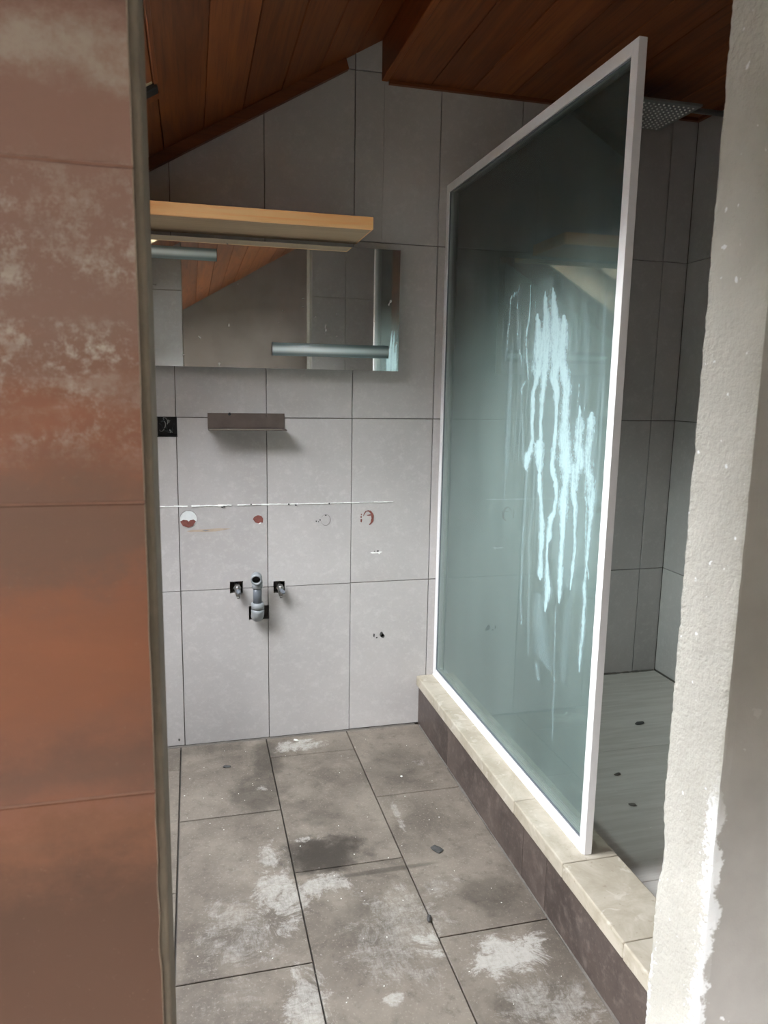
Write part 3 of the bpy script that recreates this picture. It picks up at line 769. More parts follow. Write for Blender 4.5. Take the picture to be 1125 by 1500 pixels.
# wall above the flat ceiling, seen only from the outer room
zt = lambda x: slope_z(x) + 0.05
structure(prism('wall_front_upper', [(RIDGE_X + 0.0005, Y_DOOR_OUT - 0.001, FLAT_Z + 0.01), (X_RIGHT + 0.12, Y_DOOR_OUT - 0.001, FLAT_Z + 0.01), (X_RIGHT + 0.12, Y_DOOR_OUT - 0.001, zt(X_RIGHT + .12)), (RIDGE_X + 0.0005, Y_DOOR_OUT - 0.001, zt(RIDGE_X))], (0, -0.01, 0), M['outer_plaster']), 'grey plaster above the doorway wall')
# outer room end wall
FW = [w_[1:] for w_ in ADDED_WINDOWS if w_[0] == 'far']
bm = slab_bm(sorted({X_LEFT - 0.1, X_RIGHT + 0.12} | {v for w_ in FW for v in w_[:2]}), sorted({-0.05, 3.4} | {v for w_ in FW for v in w_[2:]}), 0.1,
             lambda a, b: not any(w_[0] < a < w_[1] and w_[2] < b < w_[3] for w_ in FW))
bm.transform(frame((0, Y_FAR, 0), (1, 0, 0), (0, 0, 1), (0, -1, 0)))
structure(from_bm('wall_far', bm, M['far_wall']), 'plain dim wall at the far end of the outer room')

# ------------------------------------------------------------------ floor
bm = bmesh.new(); add_box(bm, (X_LEFT - 0.1, Y_FAR - 0.1, -0.12), (X_RIGHT + 0.12, 0.06, -0.011))
floor = structure(from_bm('floor', bm, M['mortar']), 'worn grey stone tile floor')
FT = 0.011
cols = [(-1.3, -0.915, [0, -0.49, -1.12, -1.75]), (-0.915, -0.615, [0, -0.172, -0.809, -1.446, -1.80]), (-0.615, -0.315, [0, -0.487, -1.118, -1.75]),
        (-0.315, -0.0145, [0, -0.172, -0.809, -1.446, -1.85]), (-0.0145, 0.2885, [0, -0.487, -1.118, -1.752]),
        (0.2885, 0.5895, [0, -0.154, -0.796, -1.436, -1.85]), (0.5895, 0.873, [0, -0.480, -1.110, -1.742])]
F = frame((0, 0, -0.011), (1, 0, 0), (0, 1, 0), (0, 0, 1))
for (a, b, ys) in cols:
    ys = ys + [-2.4, -3.04, -3.68, -4.3, -4.95, Y_FAR]
    for y1, y0 in zip(ys, ys[1:]):
        g = 0.0019
        gl = 0.0032 if a == -0.0145 else g
        put_tile(floor, F, a + gl, b - g, y0 + (0.0035 if (a == -0.0145 and y0 == -0.487) else 0.0018), y1 - (0.010 if y1 == 0 else 0.0018), FT, M['floor'], jit=0.0007, tilt=0.0012)
for a in (0.873, 1.173, 1.473):
    for y1, y0 in zip([Y_DOOR_OUT, -2.4, -3.04, -3.68, -4.3, -4.95], [-2.4, -3.04, -3.68, -4.3, -4.95, Y_FAR]):
        put_tile(floor, F, a + 0.0019, (a + 0.298 if a < 1.4 else X_RIGHT), y0 + 0.0018, y1 - 0.0018, FT, M['floor'])
box('cement_fillet', (-0.30, -0.012, -0.010), (0.86, 0.004, 0.0005), M['mortar'], floor)
# raised shower floor
SHZ = 0.135
bm = bmesh.new(); add_box(bm, (1.004, Y_DOOR_IN, -0.011), (X_RIGHT + 0.004, 0.004, SHZ - 0.012))
sf = structure(from_bm('floor_shower', bm, M['grout']), 'raised dark grey shower floor')
F = frame((0, 0, SHZ - 0.012), (1, 0, 0), (0, 1, 0), (0, 0, 1))
for y1, y0 in zip([-0.004, -0.602, -1.204], [-0.602, -1.204, Y_DOOR_IN + 0.002]):
    put_tile(sf, F, 1.012, X_RIGHT - 0.006, y0 + 0.0007, y1 - 0.0007, 0.012, M['shower_floor'], name='slab', jit=0.0001)
bm = bmesh.new()
for k in range(60):
    x = 1.02 + k * 0.0147; h = random.uniform(0.002, 0.006)
    add_box(bm, (x, -0.006 - h, SHZ - 0.001), (x + 0.0147, -0.0005, SHZ + h * 0.7))
from_bm('mortar_fillet', bm, M['mortar'], sf)

# ------------------------------------------------------------------ kerb between floor and shower
curb = tag(empty('shower_curb', (0.94, -0.86, 0)), 'low kerb with cream stone cap and dark tiled side under the glass screen', 'kerb')
def child_box(name, lo, hi, mat, parent, bev=0.0, seg=1):
    o = box(name, lo, hi, mat, None, bev, seg)
    o.parent = parent; o.matrix_parent_inverse = Matrix.Translation(parent.location).inverted()
    return o
child_box('core', (0.882, Y_DOOR_IN + 0.001, -0.010), (1.002, -0.001, 0.155), M['mortar'], curb)
cy = [-0.0005, -0.905, -1.178, -1.434, Y_DOOR_IN + 0.001]
for a, b in zip(cy, cy[1:]):
    child_box('cap_stone', (0.8635 + random.uniform(-0.0008, 0.0008), b + 0.0006, 0.1575), (1.0095, a - 0.0006, 0.1963), M['limestone'], curb, 0.0035, 2)
fy = [-0.0005, -0.345, -0.952, -1.085, -1.69, Y_DOOR_IN + 0.001]
for a, b in zip(fy, fy[1:]):
    child_box('face_tile', (0.8735, b + 0.0008, -0.004), (0.8825, a - 0.0008, 0.1572), M['dark_tile'], curb, 0.0008)
bm = bmesh.new(); y = -0.02
while y > -1.70:      # ragged bead of grout along the foot of the kerb
    h = max(0.0008, 0.0045 * mnoise.noise(Vector((y * 9, 0, 2))) + 0.002)
    add_prism(bm, [Vector((0.8738, y, -0.002)), Vector((0.8738 - h * 1.6, y, -0.002)), Vector((0.8738 - h * 1.6, y, 0.0016)), Vector((0.8738, y, 0.002 + h * 0.8))], (0, -0.0165, 0)); y -= 0.016
o = from_bm('grout_bead', bm, M['mortar']); o.parent = curb; o.matrix_parent_inverse = Matrix.Translation(curb.location).inverted()

# ------------------------------------------------------------------ ceilings
def slope_frame():
    return frame((0, 0, SLOPE_A), S_U, (0, 1, 0), S_N)     # u up the slope, v along y, n into the room
FS = slope_frame()
PT = 0.016
u_end = RIDGE_X * SL
bm = bmesh.new()
us = sorted({X_LEFT * SL - 0.15, u_end + 0.05, X_RIGHT * SL + 0.15} | {s_[0] * SL for s_ in SKYLIGHTS} | {s_[1] * SL for s_ in SKYLIGHTS})
vs = sorted({Y_FAR - 0.1, Y_DOOR_OUT, 0.08} | {s_[2] for s_ in SKYLIGHTS} | {s_[3] for s_ in SKYLIGHTS})
inh = lambda a, b: any(s_[0] * SL < a < s_[1] * SL and s_[2] < b < s_[3] for s_ in SKYLIGHTS)
XTOP = X_RIGHT * SL
slab_bm(us, vs, LINING - PT, lambda a, b: not inh(a, b) and not (b > Y_DOOR_OUT and a > u_end + 0.05), -LINING, bm)
bm.transform(FS)
me = bpy.data.meshes.new('ceiling_left'); bm.to_mesh(me); bm.free()
ceil_l = structure(link('ceiling_left', me, M['trim_wood']), 'sloping ceiling of brown stained boards')
F = FS @ Matrix.Translation((0, 0, -PT))
for k in range(40):
    a = u_end + 0.002 + 0.1422 * k
    if a > X_RIGHT * SL - 0.02: break
    put_tile(ceil_l, F, a + 0.0015, min(a + 0.1422, X_RIGHT * SL) - 0.0015, Y_FAR, Y_DOOR_OUT - 0.012, PT, M['ceiling_wood'], name='board', jit=0.0012, tilt=0.0004)
pw_ = 0.1233 * SL
k0 = 0.111 * SL
ub = [k0 + pw_ * k for k in range(-12, 6)]
ub = [u for u in ub if u > X_LEFT * SL] + [u_end]
ub = [X_LEFT * SL] + ub
PH = [(s_[0] * SL, s_[1] * SL, s_[2], s_[3]) for s_ in SKYLIGHTS]
for a, b in zip(ub, ub[1:]):
    if b - a < 0.02: continue
    hs = [h for h in PH if h[0] < b - 0.004 and h[1] > a + 0.004]
    vb = [0.0] + sorted({v for h in hs for v in h[2:]}, reverse=True) + [Y_FAR]
    full = not hs
    for y1, y0 in zip(vb, vb[1:]):
        mid = (y0 + y1) / 2
        a2, b2 = a, b
        for h in hs:
            if h[2] < mid < h[3]:
                if a < h[0]: b2 = h[0]
                elif b > h[1]: a2 = h[1]
                else: a2 = b2 = a
        if b2 - a2 < 0.008: continue
        put_tile(ceil_l, F, a2 + 0.0015, b2 - 0.0015, y0, y1, PT, M['ceiling_wood'], name='board', jit=0.0012, tilt=0.0004)
bm = bmesh.new(); add_box(bm, (RIDGE_X, Y_DOOR_OUT, FLAT_Z + 0.0155), (X_RIGHT + 0.12, 0.08, FLAT_Z + 0.2))
ceil_r = structure(from_bm('ceiling_right', bm, M['trim_wood']), 'flat ceiling of dark stained boards over the shower')
F = frame((0, 0, FLAT_Z + 0.0155), (1, 0, 0), (0, -1, 0), (0, 0, -1))
xb = [0.712] + [0.712 + 0.146 * k for k in range(1, 9)]
xb = [x for x in xb if x < X_RIGHT - 0.03] + [X_RIGHT]
for a, b in zip(xb, xb[1:]):
    put_tile(ceil_r, F, a + 0.0012, b - 0.0012, 0.0, -Y_DOOR_OUT - 0.001, 0.0155, M['ceiling_wood'], name='board', jit=0.0008, tilt=0.0003)
trim = structure(box('trim_1', (0.690, Y_DOOR_OUT, FLAT_Z - 0.003), (0.7115, -0.0005, slope_z(0.69) + 0.012), M['ceiling_wood'], None, 0.003, 2), 'dark upright board where slope and flat ceiling meet')
# batten along the top of the back wall under the slope, and along the flat ceiling
b0, b1 = -1.25, 0.575
bh = 0.040
prl = [(b0, -0.0005, slope_z(b0) - bh), (b1, -0.0005, slope_z(b1) - bh), (b1 - 0.01, -0.0005, slope_z(b1 - 0.01) - 0.0025), (b0, -0.0005, slope_z(b0) - 0.0025)]
structure(prism('trim_2', prl, (0, -0.022, 0), M['trim_wood']), 'sloping wooden batten between tiles and boards')
structure(box('trim_3', (0.714, -0.016, FLAT_Z - 0.012), (X_RIGHT - 0.0005, -0.0005, FLAT_Z - 0.001), M['trim_wood']), 'thin wooden strip along the flat ceiling')
structure(box('trim_4', (X_RIGHT - 0.016, Y_DOOR_IN, FLAT_Z - 0.012), (X_RIGHT - 0.0005, -0.017, FLAT_Z - 0.001), M['trim_wood']), 'thin wooden strip above the shower side wall')

# ------------------------------------------------------------------ skylights
def skylight(idx, x0, x1, y0, y1):
    w = structure(empty('window_%d' % idx), 'pine lined roof window in the sloping ceiling')
    u0, u1 = x0 * SL, x1 * SL
    def part(name, lo, hi, mat, bev=0.0015):
        bm = bmesh.new(); add_box(bm, lo, hi, bev); bm.transform(FS)
        return from_bm(name, bm, mat, w)
    T = 0.016
    part('lining_board', (u0, y0, -LINING), (u1, y0 + T, 0.004), M['pine'])
    part('lining_board', (u0, y1 - T, -LINING), (u1, y1, 0.004), M['pine'])
    part('lining_board', (u0, y0 + T, -LINING), (u0 + T, y1 - T, 0.004), M['pine'])
    part('lining_board', (u1 - T, y0 + T, -LINING), (u1, y1 - T, 0.004), M['ceiling_wood'])
    fw = 0.035
    part('frame', (u0 + T, y0 + T, -LINING - 0.03), (u0 + T + fw, y1 - T, -LINING + 0.03), M['pine'], 0.003)
    part('frame', (u1 - T - fw, y0 + T, -LINING - 0.03), (u1 - T, y1 - T, -LINING + 0.03), M['pine'], 0.003)
    part('frame', (u0 + T + fw, y0 + T, -LINING - 0.03), (u1 - T - fw, y0 + T + fw, -LINING + 0.03), M['pine'], 0.003)
    part('frame', (u0 + T + fw, y1 - T - fw, -LINING - 0.03), (u1 - T - fw, y1 - T, -LINING + 0.03), M['pine'], 0.003)
    part('pane', (u0 + T + fw, y0 + T + fw, -LINING - 0.016), (u1 - T - fw, y1 - T - fw, -LINING - 0.010), M['window_glass'], 0)
    part('casing', (u1 + 0.0005, y0 - 0.02, 0.0015), (u1 + 0.012, y1 - 0.012, 0.012), M['ceiling_wood'])
    part('casing', (u0 - 0.05, y1 + 0.05, 0.0015), (u1 + 0.012, y1 + 0.09, 0.012), M['ceiling_wood'])
    part('notch_block', (u1 - 0.03, y1 + 0.002, 0.0015), (u1 + 0.008, y1 + 0.045, 0.014), M['notch_black'])  # small black block stands for the dark notch at this corner
    return w
for i, s_ in enumerate(SKYLIGHTS):
    skylight(i + 1, *s_)
for k_, (wl, a_, b_, c_, d_) in enumerate(ADDED_WINDOWS):
    w3 = structure(empty('window_%d' % (k_ + 3)), 'white casement window added to light the outer room')
    def wbox(name, u0, u1, z0, z1, t0, t1, mat, bev=0.0):
        if wl == 'far': box(name, (u0, Y_FAR - t1, z0), (u1, Y_FAR - t0, z1), mat, w3, bev)
        elif wl == 'left': box(name, (X_LEFT - TH - t1, u0, z0), (X_LEFT - TH - t0, u1, z1), mat, w3, bev)
        else: box(name, (X_RIGHT + TH + t0, u0, z0), (X_RIGHT + TH + t1, u1, z1), mat, w3, bev)
    m_ = (a_ + b_) / 2; f_ = 0.045; g_ = 0.0001
    for (u0, u1, z0, z1) in ((a_, b_, c_, c_ + f_), (a_, b_, d_ - f_, d_), (a_, a_ + f_, c_ + f_ + g_, d_ - f_ - g_), (b_ - f_, b_, c_ + f_ + g_, d_ - f_ - g_), (m_ - 0.025, m_ + 0.025, c_ + f_ + g_, d_ - f_ - g_)):
        wbox('frame', u0, u1, z0, z1, 0.025, 0.085, M['white_frame'], 0.003)
    for (u0, u1) in ((a_ + f_ + g_, m_ - 0.025 - g_), (m_ + 0.025 + g_, b_ - f_ - g_)):
        wbox('pane', u0, u1, c_ + f_ + g_, d_ - f_ - g_, 0.054, 0.060, M['window_glass'])

# ------------------------------------------------------------------ glass screen
XS0, XS1 = 0.9295, 0.9485
ZS0, ZS1 = 0.1967, 1.979
YN = -1.1613
scr = tag(empty('shower_screen', (0.939, -0.58, ZS0)), 'tall white framed glass shower screen streaked with white limescale', 'shower screen')
def rel(o, parent):
    o.parent = parent; o.matrix_parent_inverse = Matrix.Translation(parent.location).inverted(); return o
FWD = 0.026
def mitred(name, pts):
    bm = bmesh.new(); add_prism(bm, [Vector((XS0, y, z)) for y, z in pts], (XS1 - XS0, 0, 0))
    bmesh.ops.recalc_face_normals(bm, faces=bm.faces)
    bmesh.ops.bevel(bm, geom=bm.edges[:], offset=0.0006, segments=1, affect='EDGES')
    return rel(from_bm(name, bm, M['white_frame']), scr)
yb = -0.0008
mitred('post', [(YN, ZS0), (YN, ZS1), (YN + FWD, ZS1 - FWD), (YN + FWD, ZS0 + FWD)])
mitred('wall_profile', [(yb, ZS0), (yb, ZS1), (yb - 0.022, ZS1 - FWD), (yb - 0.022, ZS0 + FWD)])
mitred('top_rail', [(YN, ZS1), (yb, ZS1), (yb - 0.022, ZS1 - FWD), (YN + FWD, ZS1 - FWD)])
mitred('bottom_rail', [(YN, ZS0), (yb, ZS0), (yb - 0.022, ZS0 + FWD), (YN + FWD, ZS0 + FWD)])
bm = bmesh.new(); add_box(bm, (0.9372, YN + FWD - 0.004, ZS0 + FWD - 0.004), (0.9432, yb - 0.018, ZS1 - FWD + 0.004))
pane = rel(from_bm('glass_pane', bm, M['glass_film']), scr)
pane.data.materials.append(M['glass'])
for f in pane.data.polygons:
    f.material_index = 0 if f.normal.x < -0.5 else 1
for (lo, hi) in (((0.9335, YN + FWD, ZS0 + FWD), (0.9371, yb - 0.022, ZS0 + FWD + 0.004)), ((0.9335, YN + FWD, ZS1 - FWD - 0.004), (0.9371, yb - 0.022, ZS1 - FWD)),
                 ((0.9335, yb - 0.0255, ZS0 + FWD), (0.9371, yb - 0.0222, ZS1 - FWD))):
    child_box('glazing_seal', lo, hi, M['pvc_dark'], scr)
child_box('bottom_seal', (0.9262, YN + 0.004, ZS0 - 0.0002), (0.9294, yb - 0.004, ZS0 + 0.003), M['white_silicone'], scr)
DRIPS = [
    (1.0, [(-0.7491, 1.4754, 0.0106), (-0.7563, 1.4456, 0.0257), (-0.7646, 1.4191, 0.045), (-0.7762, 1.3697, 0.0671), (-0.7721, 1.3404, 0.0675), (-0.7608, 1.3076, 0.0228), (-0.7458, 1.2708, 0.0193), (-0.7496, 1.2372, 0.0216), (-0.748, 1.2033, 0.014), (-0.7554, 1.1526, 0.0155), (-0.7503, 1.1283, 0.0234), (-0.7297, 1.0988, 0.0319), (-0.724, 1.0772, 0.0241), (-0.7236, 1.0667, 0.0048)]),
    (1.0, [(-0.7874, 1.526, 0.0044), (-0.7896, 1.5068, 0.0182), (-0.8017, 1.4646, 0.0324), (-0.8019, 1.4009, 0.058), (-0.8075, 1.3526, 0.0506), (-0.8063, 1.3009, 0.0291), (-0.8006, 1.2551, 0.0206), (-0.7989, 1.2056, 0.0163), (-0.8046, 1.1561, 0.0162), (-0.7968, 1.1388, 0.0447), (-0.7996, 1.102, 0.0417), (-0.8056, 1.0824, 0.0297), (-0.8101, 1.0627, 0.0111), (-0.8101, 1.0571, 0.0211), (-0.8127, 1.0343, 0.0211), (-0.8278, 0.9783, 0.0151), (-0.8377, 0.9295, 0.025), (-0.841, 0.8637, 0.0183), (-0.8439, 0.8012, 0.0251), (-0.8415, 0.7847, 0.0067)]),
    (1.0, [(-0.8287, 1.5337, 0.0042), (-0.8355, 1.5052, 0.0208), (-0.8423, 1.4767, 0.0346), (-0.8528, 1.4449, 0.0548), (-0.8652, 1.3977, 0.068), (-0.8639, 1.351, 0.0547), (-0.8615, 1.3134, 0.0413), (-0.8792, 1.2788, 0.0305), (-0.8823, 1.241, 0.0135), (-0.8858, 1.1937, 0.0136), (-0.8812, 1.1454, 0.0205), (-0.8765, 1.0965, 0.0207), (-0.8766, 1.0912, 0.0237), (-0.8871, 1.0701, 0.0274), (-0.9009, 1.0532, 0.0193), (-0.9086, 1.021, 0.0138), (-0.9013, 0.9826, 0.0155), (-0.8812, 0.949, 0.0223), (-0.8811, 0.9147, 0.0223), (-0.8737, 0.8863, 0.0097), (-0.8757, 0.8403, 0.0113), (-0.8809, 0.8105, 0.0201), (-0.8893, 0.7737, 0.0288), (-0.8832, 0.7328, 0.0162), (-0.8802, 0.7082, 0.0049)]),
    (1.0, [(-0.8943, 1.46, 0.0131), (-0.8965, 1.4416, 0.0328), (-0.8968, 1.4113, 0.046), (-0.8975, 1.3501, 0.0462), (-0.9143, 1.3191, 0.0455), (-0.9309, 1.2885, 0.0385), (-0.9281, 1.2578, 0.0322), (-0.9304, 1.2116, 0.0388), (-0.9327, 1.1651, 0.0518), (-0.9446, 1.1192, 0.0577), (-0.9547, 1.089, 0.0637), (-0.9506, 1.0847, 0.0439), (-0.9507, 1.0524, 0.0293), (-0.9476, 1.0157, 0.0443), (-0.9481, 0.9794, 0.0296), (-0.9508, 0.9248, 0.0185), (-0.9498, 0.8689, 0.0209), (-0.9525, 0.8135, 0.0224), (-0.9524, 0.7757, 0.015), (-0.9535, 0.7533, 0.0045)]),
    (0.9, [(-0.9984, 1.2444, 0.0048), (-1.0005, 1.2267, 0.015), (-1.0038, 1.2, 0.0359), (-1.0032, 1.155, 0.042), (-1.0146, 1.1108, 0.0476), (-0.9958, 1.1003, 0.0556), (-0.9939, 1.0861, 0.0419), (-0.9924, 1.0402, 0.0281), (-1.0078, 1.0001, 0.0173), (-1.0112, 0.9546, 0.0104), (-1.0161, 0.9021, 0.0125), (-1.0107, 0.8576, 0.0112), (-1.0065, 0.8018, 0.0042)]),
    (0.85, [(-1.0554, 1.2317, 0.0113), (-1.0547, 1.2143, 0.0338), (-1.054, 1.1736, 0.034), (-1.0479, 1.129, 0.0287), (-1.0579, 1.0946, 0.0341), (-1.0689, 1.0847, 0.0353), (-1.077, 1.0453, 0.0319), (-1.0791, 1.0016, 0.0192), (-1.0756, 0.9496, 0.0161), (-1.0741, 0.9078, 0.013), (-1.0729, 0.8622, 0.0078), (-1.0713, 0.8195, 0.0131), (-1.077, 0.7893, 0.0118), (-1.0764, 0.7213, 0.0145), (-1.0728, 0.6658, 0.0106), (-1.0716, 0.6179, 0.0054)]),
    (0.7, [(-0.6977, 1.5558, 0.0055), (-0.7014, 1.4895, 0.0063), (-0.6857, 1.417, 0.0105), (-0.6943, 1.376, 0.0113), (-0.7078, 1.3282, 0.0064), (-0.7101, 1.3078, 0.0032)]),
    (0.55, [(-0.6048, 1.5465, 0.0604), (-0.5712, 1.5363, 0.0143), (-0.5681, 1.4839, 0.0081), (-0.5624, 1.4132, 0.0127), (-0.552, 1.3668, 0.0055)]),
    (0.5, [(-0.6239, 1.5648, 0.0119), (-0.6192, 1.5312, 0.0119), (-0.6316, 1.42, 0.0136), (-0.6639, 1.3565, 0.0066), (-0.6735, 1.308, 0.0041)]),
    (0.55, [(-0.6943, 1.3045, 0.0081), (-0.6716, 1.2872, 0.0133), (-0.674, 1.2664, 0.0066)]),
    (0.5, [(-0.6877, 1.218, 0.0049), (-0.6994, 1.1135, 0.0074), (-0.7115, 1.0794, 0.013), (-0.7323, 1.0758, 0.0082), (-0.7289, 0.9828, 0.0055), (-0.7263, 0.88, 0.0046), (-0.7305, 0.7138, 0.0056), (-0.743, 0.6283, 0.0056)]),
    (0.4, [(-0.7777, 1.0931, 0.0053), (-0.7787, 1.0651, 0.0052), (-0.7797, 0.9786, 0.0044), (-0.7674, 0.8882, 0.0036), (-0.7809, 0.7279, 0.0036), (-0.7947, 0.5654, 0.0054)]),
    (0.5, [(-0.9376, 0.741, 0.0031), (-0.9433, 0.6386, 0.0038), (-0.9534, 0.505, 0.0038), (-0.9591, 0.3876, 0.0031)]),
    (0.4, [(-0.846, 0.746, 0.0335), (-0.8527, 0.6878, 0.0502), (-0.8677, 0.6322, 0.0579), (-0.8818, 0.5847, 0.0573), (-0.9132, 0.5684, 0.0238), (-0.934, 0.5664, 0.0062)]),
    (0.5, [(-0.8507, 0.5527, 0.0169), (-0.8594, 0.5149, 0.0118), (-0.8771, 0.5137, 0.0066)]),
    (0.25, [(-1.0113, 0.7922, 0.0141), (-0.9999, 0.7334, 0.0215), (-0.9992, 0.677, 0.0259), (-0.9933, 0.599, 0.0248), (-0.9977, 0.5623, 0.0146)]),
    (0.28, [(-0.9928, 1.4859, 0.0094), (-1.005, 1.4335, 0.0175), (-1.0126, 1.347, 0.021), (-1.0255, 1.2889, 0.0174), (-1.0279, 1.2453, 0.0058)]),
    (0.3, [(-0.9517, 1.3784, 0.0187), (-0.9651, 1.3185, 0.0308), (-0.9888, 1.2739, 0.0302), (-0.9988, 1.2415, 0.012)]),
    (0.22, [(-0.9095, 1.5212, 0.0128), (-0.9266, 1.4839, 0.0253), (-0.9508, 1.4376, 0.0248), (-0.9806, 1.3918, 0.0181)]),
    (0.5, [(-0.7263, 1.5426, 0.0046), (-0.7365, 1.4863, 0.0061), (-0.7494, 1.42, 0.0076)]),
    (0.5, [(-0.7578, 1.5293, 0.0045), (-0.7601, 1.4777, 0.009), (-0.7646, 1.4191, 0.0075)]),
    (0.5, [(-0.807, 1.4799, 0.0057), (-0.8126, 1.5232, 0.0085), (-0.821, 1.5408, 0.0098), (-0.8244, 1.5589, 0.0035)]),
    (0.7, [(-1.0499, 1.1062, 0.0131), (-1.0469, 1.0478, 0.0066), (-1.0576, 1.0151, 0.0039), (-1.0634, 0.9124, 0.0033), (-1.088, 0.8485, 0.0026)]),
    (0.45, [(-0.9638, 1.0361, 0.0058), (-0.9758, 0.966, 0.0072), (-0.9735, 0.8927, 0.0073), (-0.9775, 0.8273, 0.0058)]),
]

# the runs are one thin crust on the room side of the pane; its thickness along each run drives the cover
DY, DZ = 0.0025, 0.004
cover = {}
def run(op, pts, sub=6):
    for (a, b) in zip(pts, pts[1:]):
        n_ = max(2, int(abs(b[1] - a[1]) / DZ * 1.5) + 1)
        for k in range(n_):
            s_ = k / n_; s2 = s_ * s_ * (3 - 2 * s_)
            y = a[0] + (b[0] - a[0]) * s2; z = a[1] + (b[1] - a[1]) * s_; w = a[2] + (b[2] - a[2]) * s2
            y += 0.0016 * mnoise.noise(Vector((z * 45, y * 9, 1)))
            hw = w * 0.5 * (1.25 + 0.35 * mnoise.noise(Vector((z * 55, y * 30, 4)))) + 0.0012
            R_ = hw * 2.0 + 0.008; j0 = round(z / DZ)
            for i_ in range(int((y - R_) / DY), int((y + R_) / DY) + 1):
                d_ = abs(i_ * DY - y)
                c_ = op * max(0.0, min(1.0, 1.25 - d_ / hw * 0.75)) if d_ < hw * 1.4 else 0.0
                c_ = max(c_, 0.22 * op * max(0.0, 1 - d_ / R_))
                if c_ > 0.012:
                    for jj in (j0, j0 + 1):
                        if cover.get((i_, jj), 0) < c_: cover[(i_, jj)] = c_
rz_ = random.Random(21)
DRIPS.append((0.30, [(-0.79, 1.56, 0.05), (-0.82, 1.42, 0.17), (-0.86, 1.27, 0.20), (-0.92, 1.10, 0.20), (-0.97, 0.95, 0.17), (-1.00, 0.80, 0.08)]))
for k in range(26):
    y_ = -rz_.uniform(0.56, 1.10); z_ = rz_.uniform(1.25, 1.60) - max(0, abs(y_ + 0.85) - 0.12) * 0.6; L_ = rz_.uniform(0.12, 0.5); w_ = rz_.uniform(0.003, 0.010)
    DRIPS.append((rz_.uniform(0.25, 0.5), [(y_, z_, 0.001), (y_ - 0.002, z_ - L_ * 0.2, w_), (y_ + rz_.uniform(-0.006, 0.006), z_ - L_ * 0.7, w_ * 0.7), (y_ + rz_.uniform(-0.01, 0.01), z_ - L_, 0.001)]))
for op, pts in DRIPS: run(op, pts)
bm = bmesh.new(); lay = bm.verts.layers.float.new('lime'); vs_ = {}
yl, yh, zl, zh = YN + FWD + 0.001, yb - 0.03, ZS0 + FWD + 0.005, ZS1 - FWD - 0.005
def gv(i_, j_):
    if (i_, j_) not in vs_:
        v = bm.verts.new((0.9369, i_ * DY, j_ * DZ)); v[lay] = cover.get((i_, j_), 0.0); vs_[(i_, j_)] = v
    return vs_[(i_, j_)]
cells = {(i_ + di, j_ + dj) for (i_, j_) in cover for di in (-1, 0) for dj in (-1, 0)}
for (i_, j_) in sorted(cells):
    if yl < i_ * DY and (i_ + 1) * DY < yh and zl < j_ * DZ and (j_ + 1) * DZ < zh:
        bm.faces.new((gv(i_, j_), gv(i_, j_ + 1), gv(i_ + 1, j_ + 1), gv(i_ + 1, j_)))
me = bpy.data.meshes.new('limescale'); bm.to_mesh(me); bm.free()
o = rel(link('limescale', me, M['lime']), scr)
o['kind'] = 'stuff'; o['label'] = 'white limescale runs on the glass'

# ------------------------------------------------------------------ mirror
MX0, MX1, MZ0, MZ1, MY = -0.302, 0.7545, 1.341, 1.7455, -0.045
mir = tag(empty('bathroom_mirror', (0.226, 0, MZ0)), 'wide frameless wall mirror with two frosted light strips', 'mirror')
child_box('backing', (MX0 + 0.06, -0.0385, MZ0 + 0.05), (MX1 - 0.06, -0.0008, MZ1 - 0.03), M['backing'], mir)
bm = bmesh.new(); add_box(bm, (MX0, MY, MZ0), (MX1, -0.039, MZ1))
mg = rel(from_bm('mirror_glass', bm, M['mirror']), mir)
mg.data.materials.append(M['mirror_edge'])
for f in mg.data.polygons: f.material_index = 0 if f.normal.y < -0.5 else 1
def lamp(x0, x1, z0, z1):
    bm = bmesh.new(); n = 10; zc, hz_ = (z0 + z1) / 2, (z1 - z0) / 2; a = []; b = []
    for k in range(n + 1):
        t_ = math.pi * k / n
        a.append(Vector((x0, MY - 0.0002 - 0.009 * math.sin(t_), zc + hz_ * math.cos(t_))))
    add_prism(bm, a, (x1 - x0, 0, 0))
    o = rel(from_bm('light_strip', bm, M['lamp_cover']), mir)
    for f in o.data.polygons: f.use_smooth = len(f.vertices) == 4
    for xx in (x0 - 0.0008, x1):
        bm = bmesh.new(); add_prism(bm, [Vector((xx, p.y + (0 if p.y > MY - 0.001 else -0.0008), zc + (p.z - zc) * 1.04)) for p in a], (0.0008, 0, 0))
        c_ = from_bm('end_cap', bm, M['black']); c_.parent = o
        o['label'] = 'frosted silver light strip'
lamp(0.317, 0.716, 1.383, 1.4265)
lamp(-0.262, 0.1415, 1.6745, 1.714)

# ------------------------------------------------------------------ wooden shelf over the mirror
sh = tag(empty('wall_shelf', (0.15, -0.124, 1.765)), 'thick honey coloured wooden wall shelf above the mirror', 'shelf')
SX0, SX1 = -0.42, 0.610
child_box('board', (SX0, -0.236, 1.7665), (SX1 - 0.006, -0.0005, 1.8018), M['shelf_wood'], sh)
child_box('front_edge', (SX0, -0.248, 1.765), (SX1, -0.2362, 1.802), M['shelf_wood'], sh, 0.0012)
child_box('end_edge', (SX1 - 0.0058, -0.2360, 1.765), (SX1, -0.0006, 1.802), M['shelf_wood'], sh, 0.0008)
child_box('underside_panel', (SX0, -0.2358, 1.7646), (SX1 - 0.006, -0.0007, 1.7664), M['shelf_under'], sh)

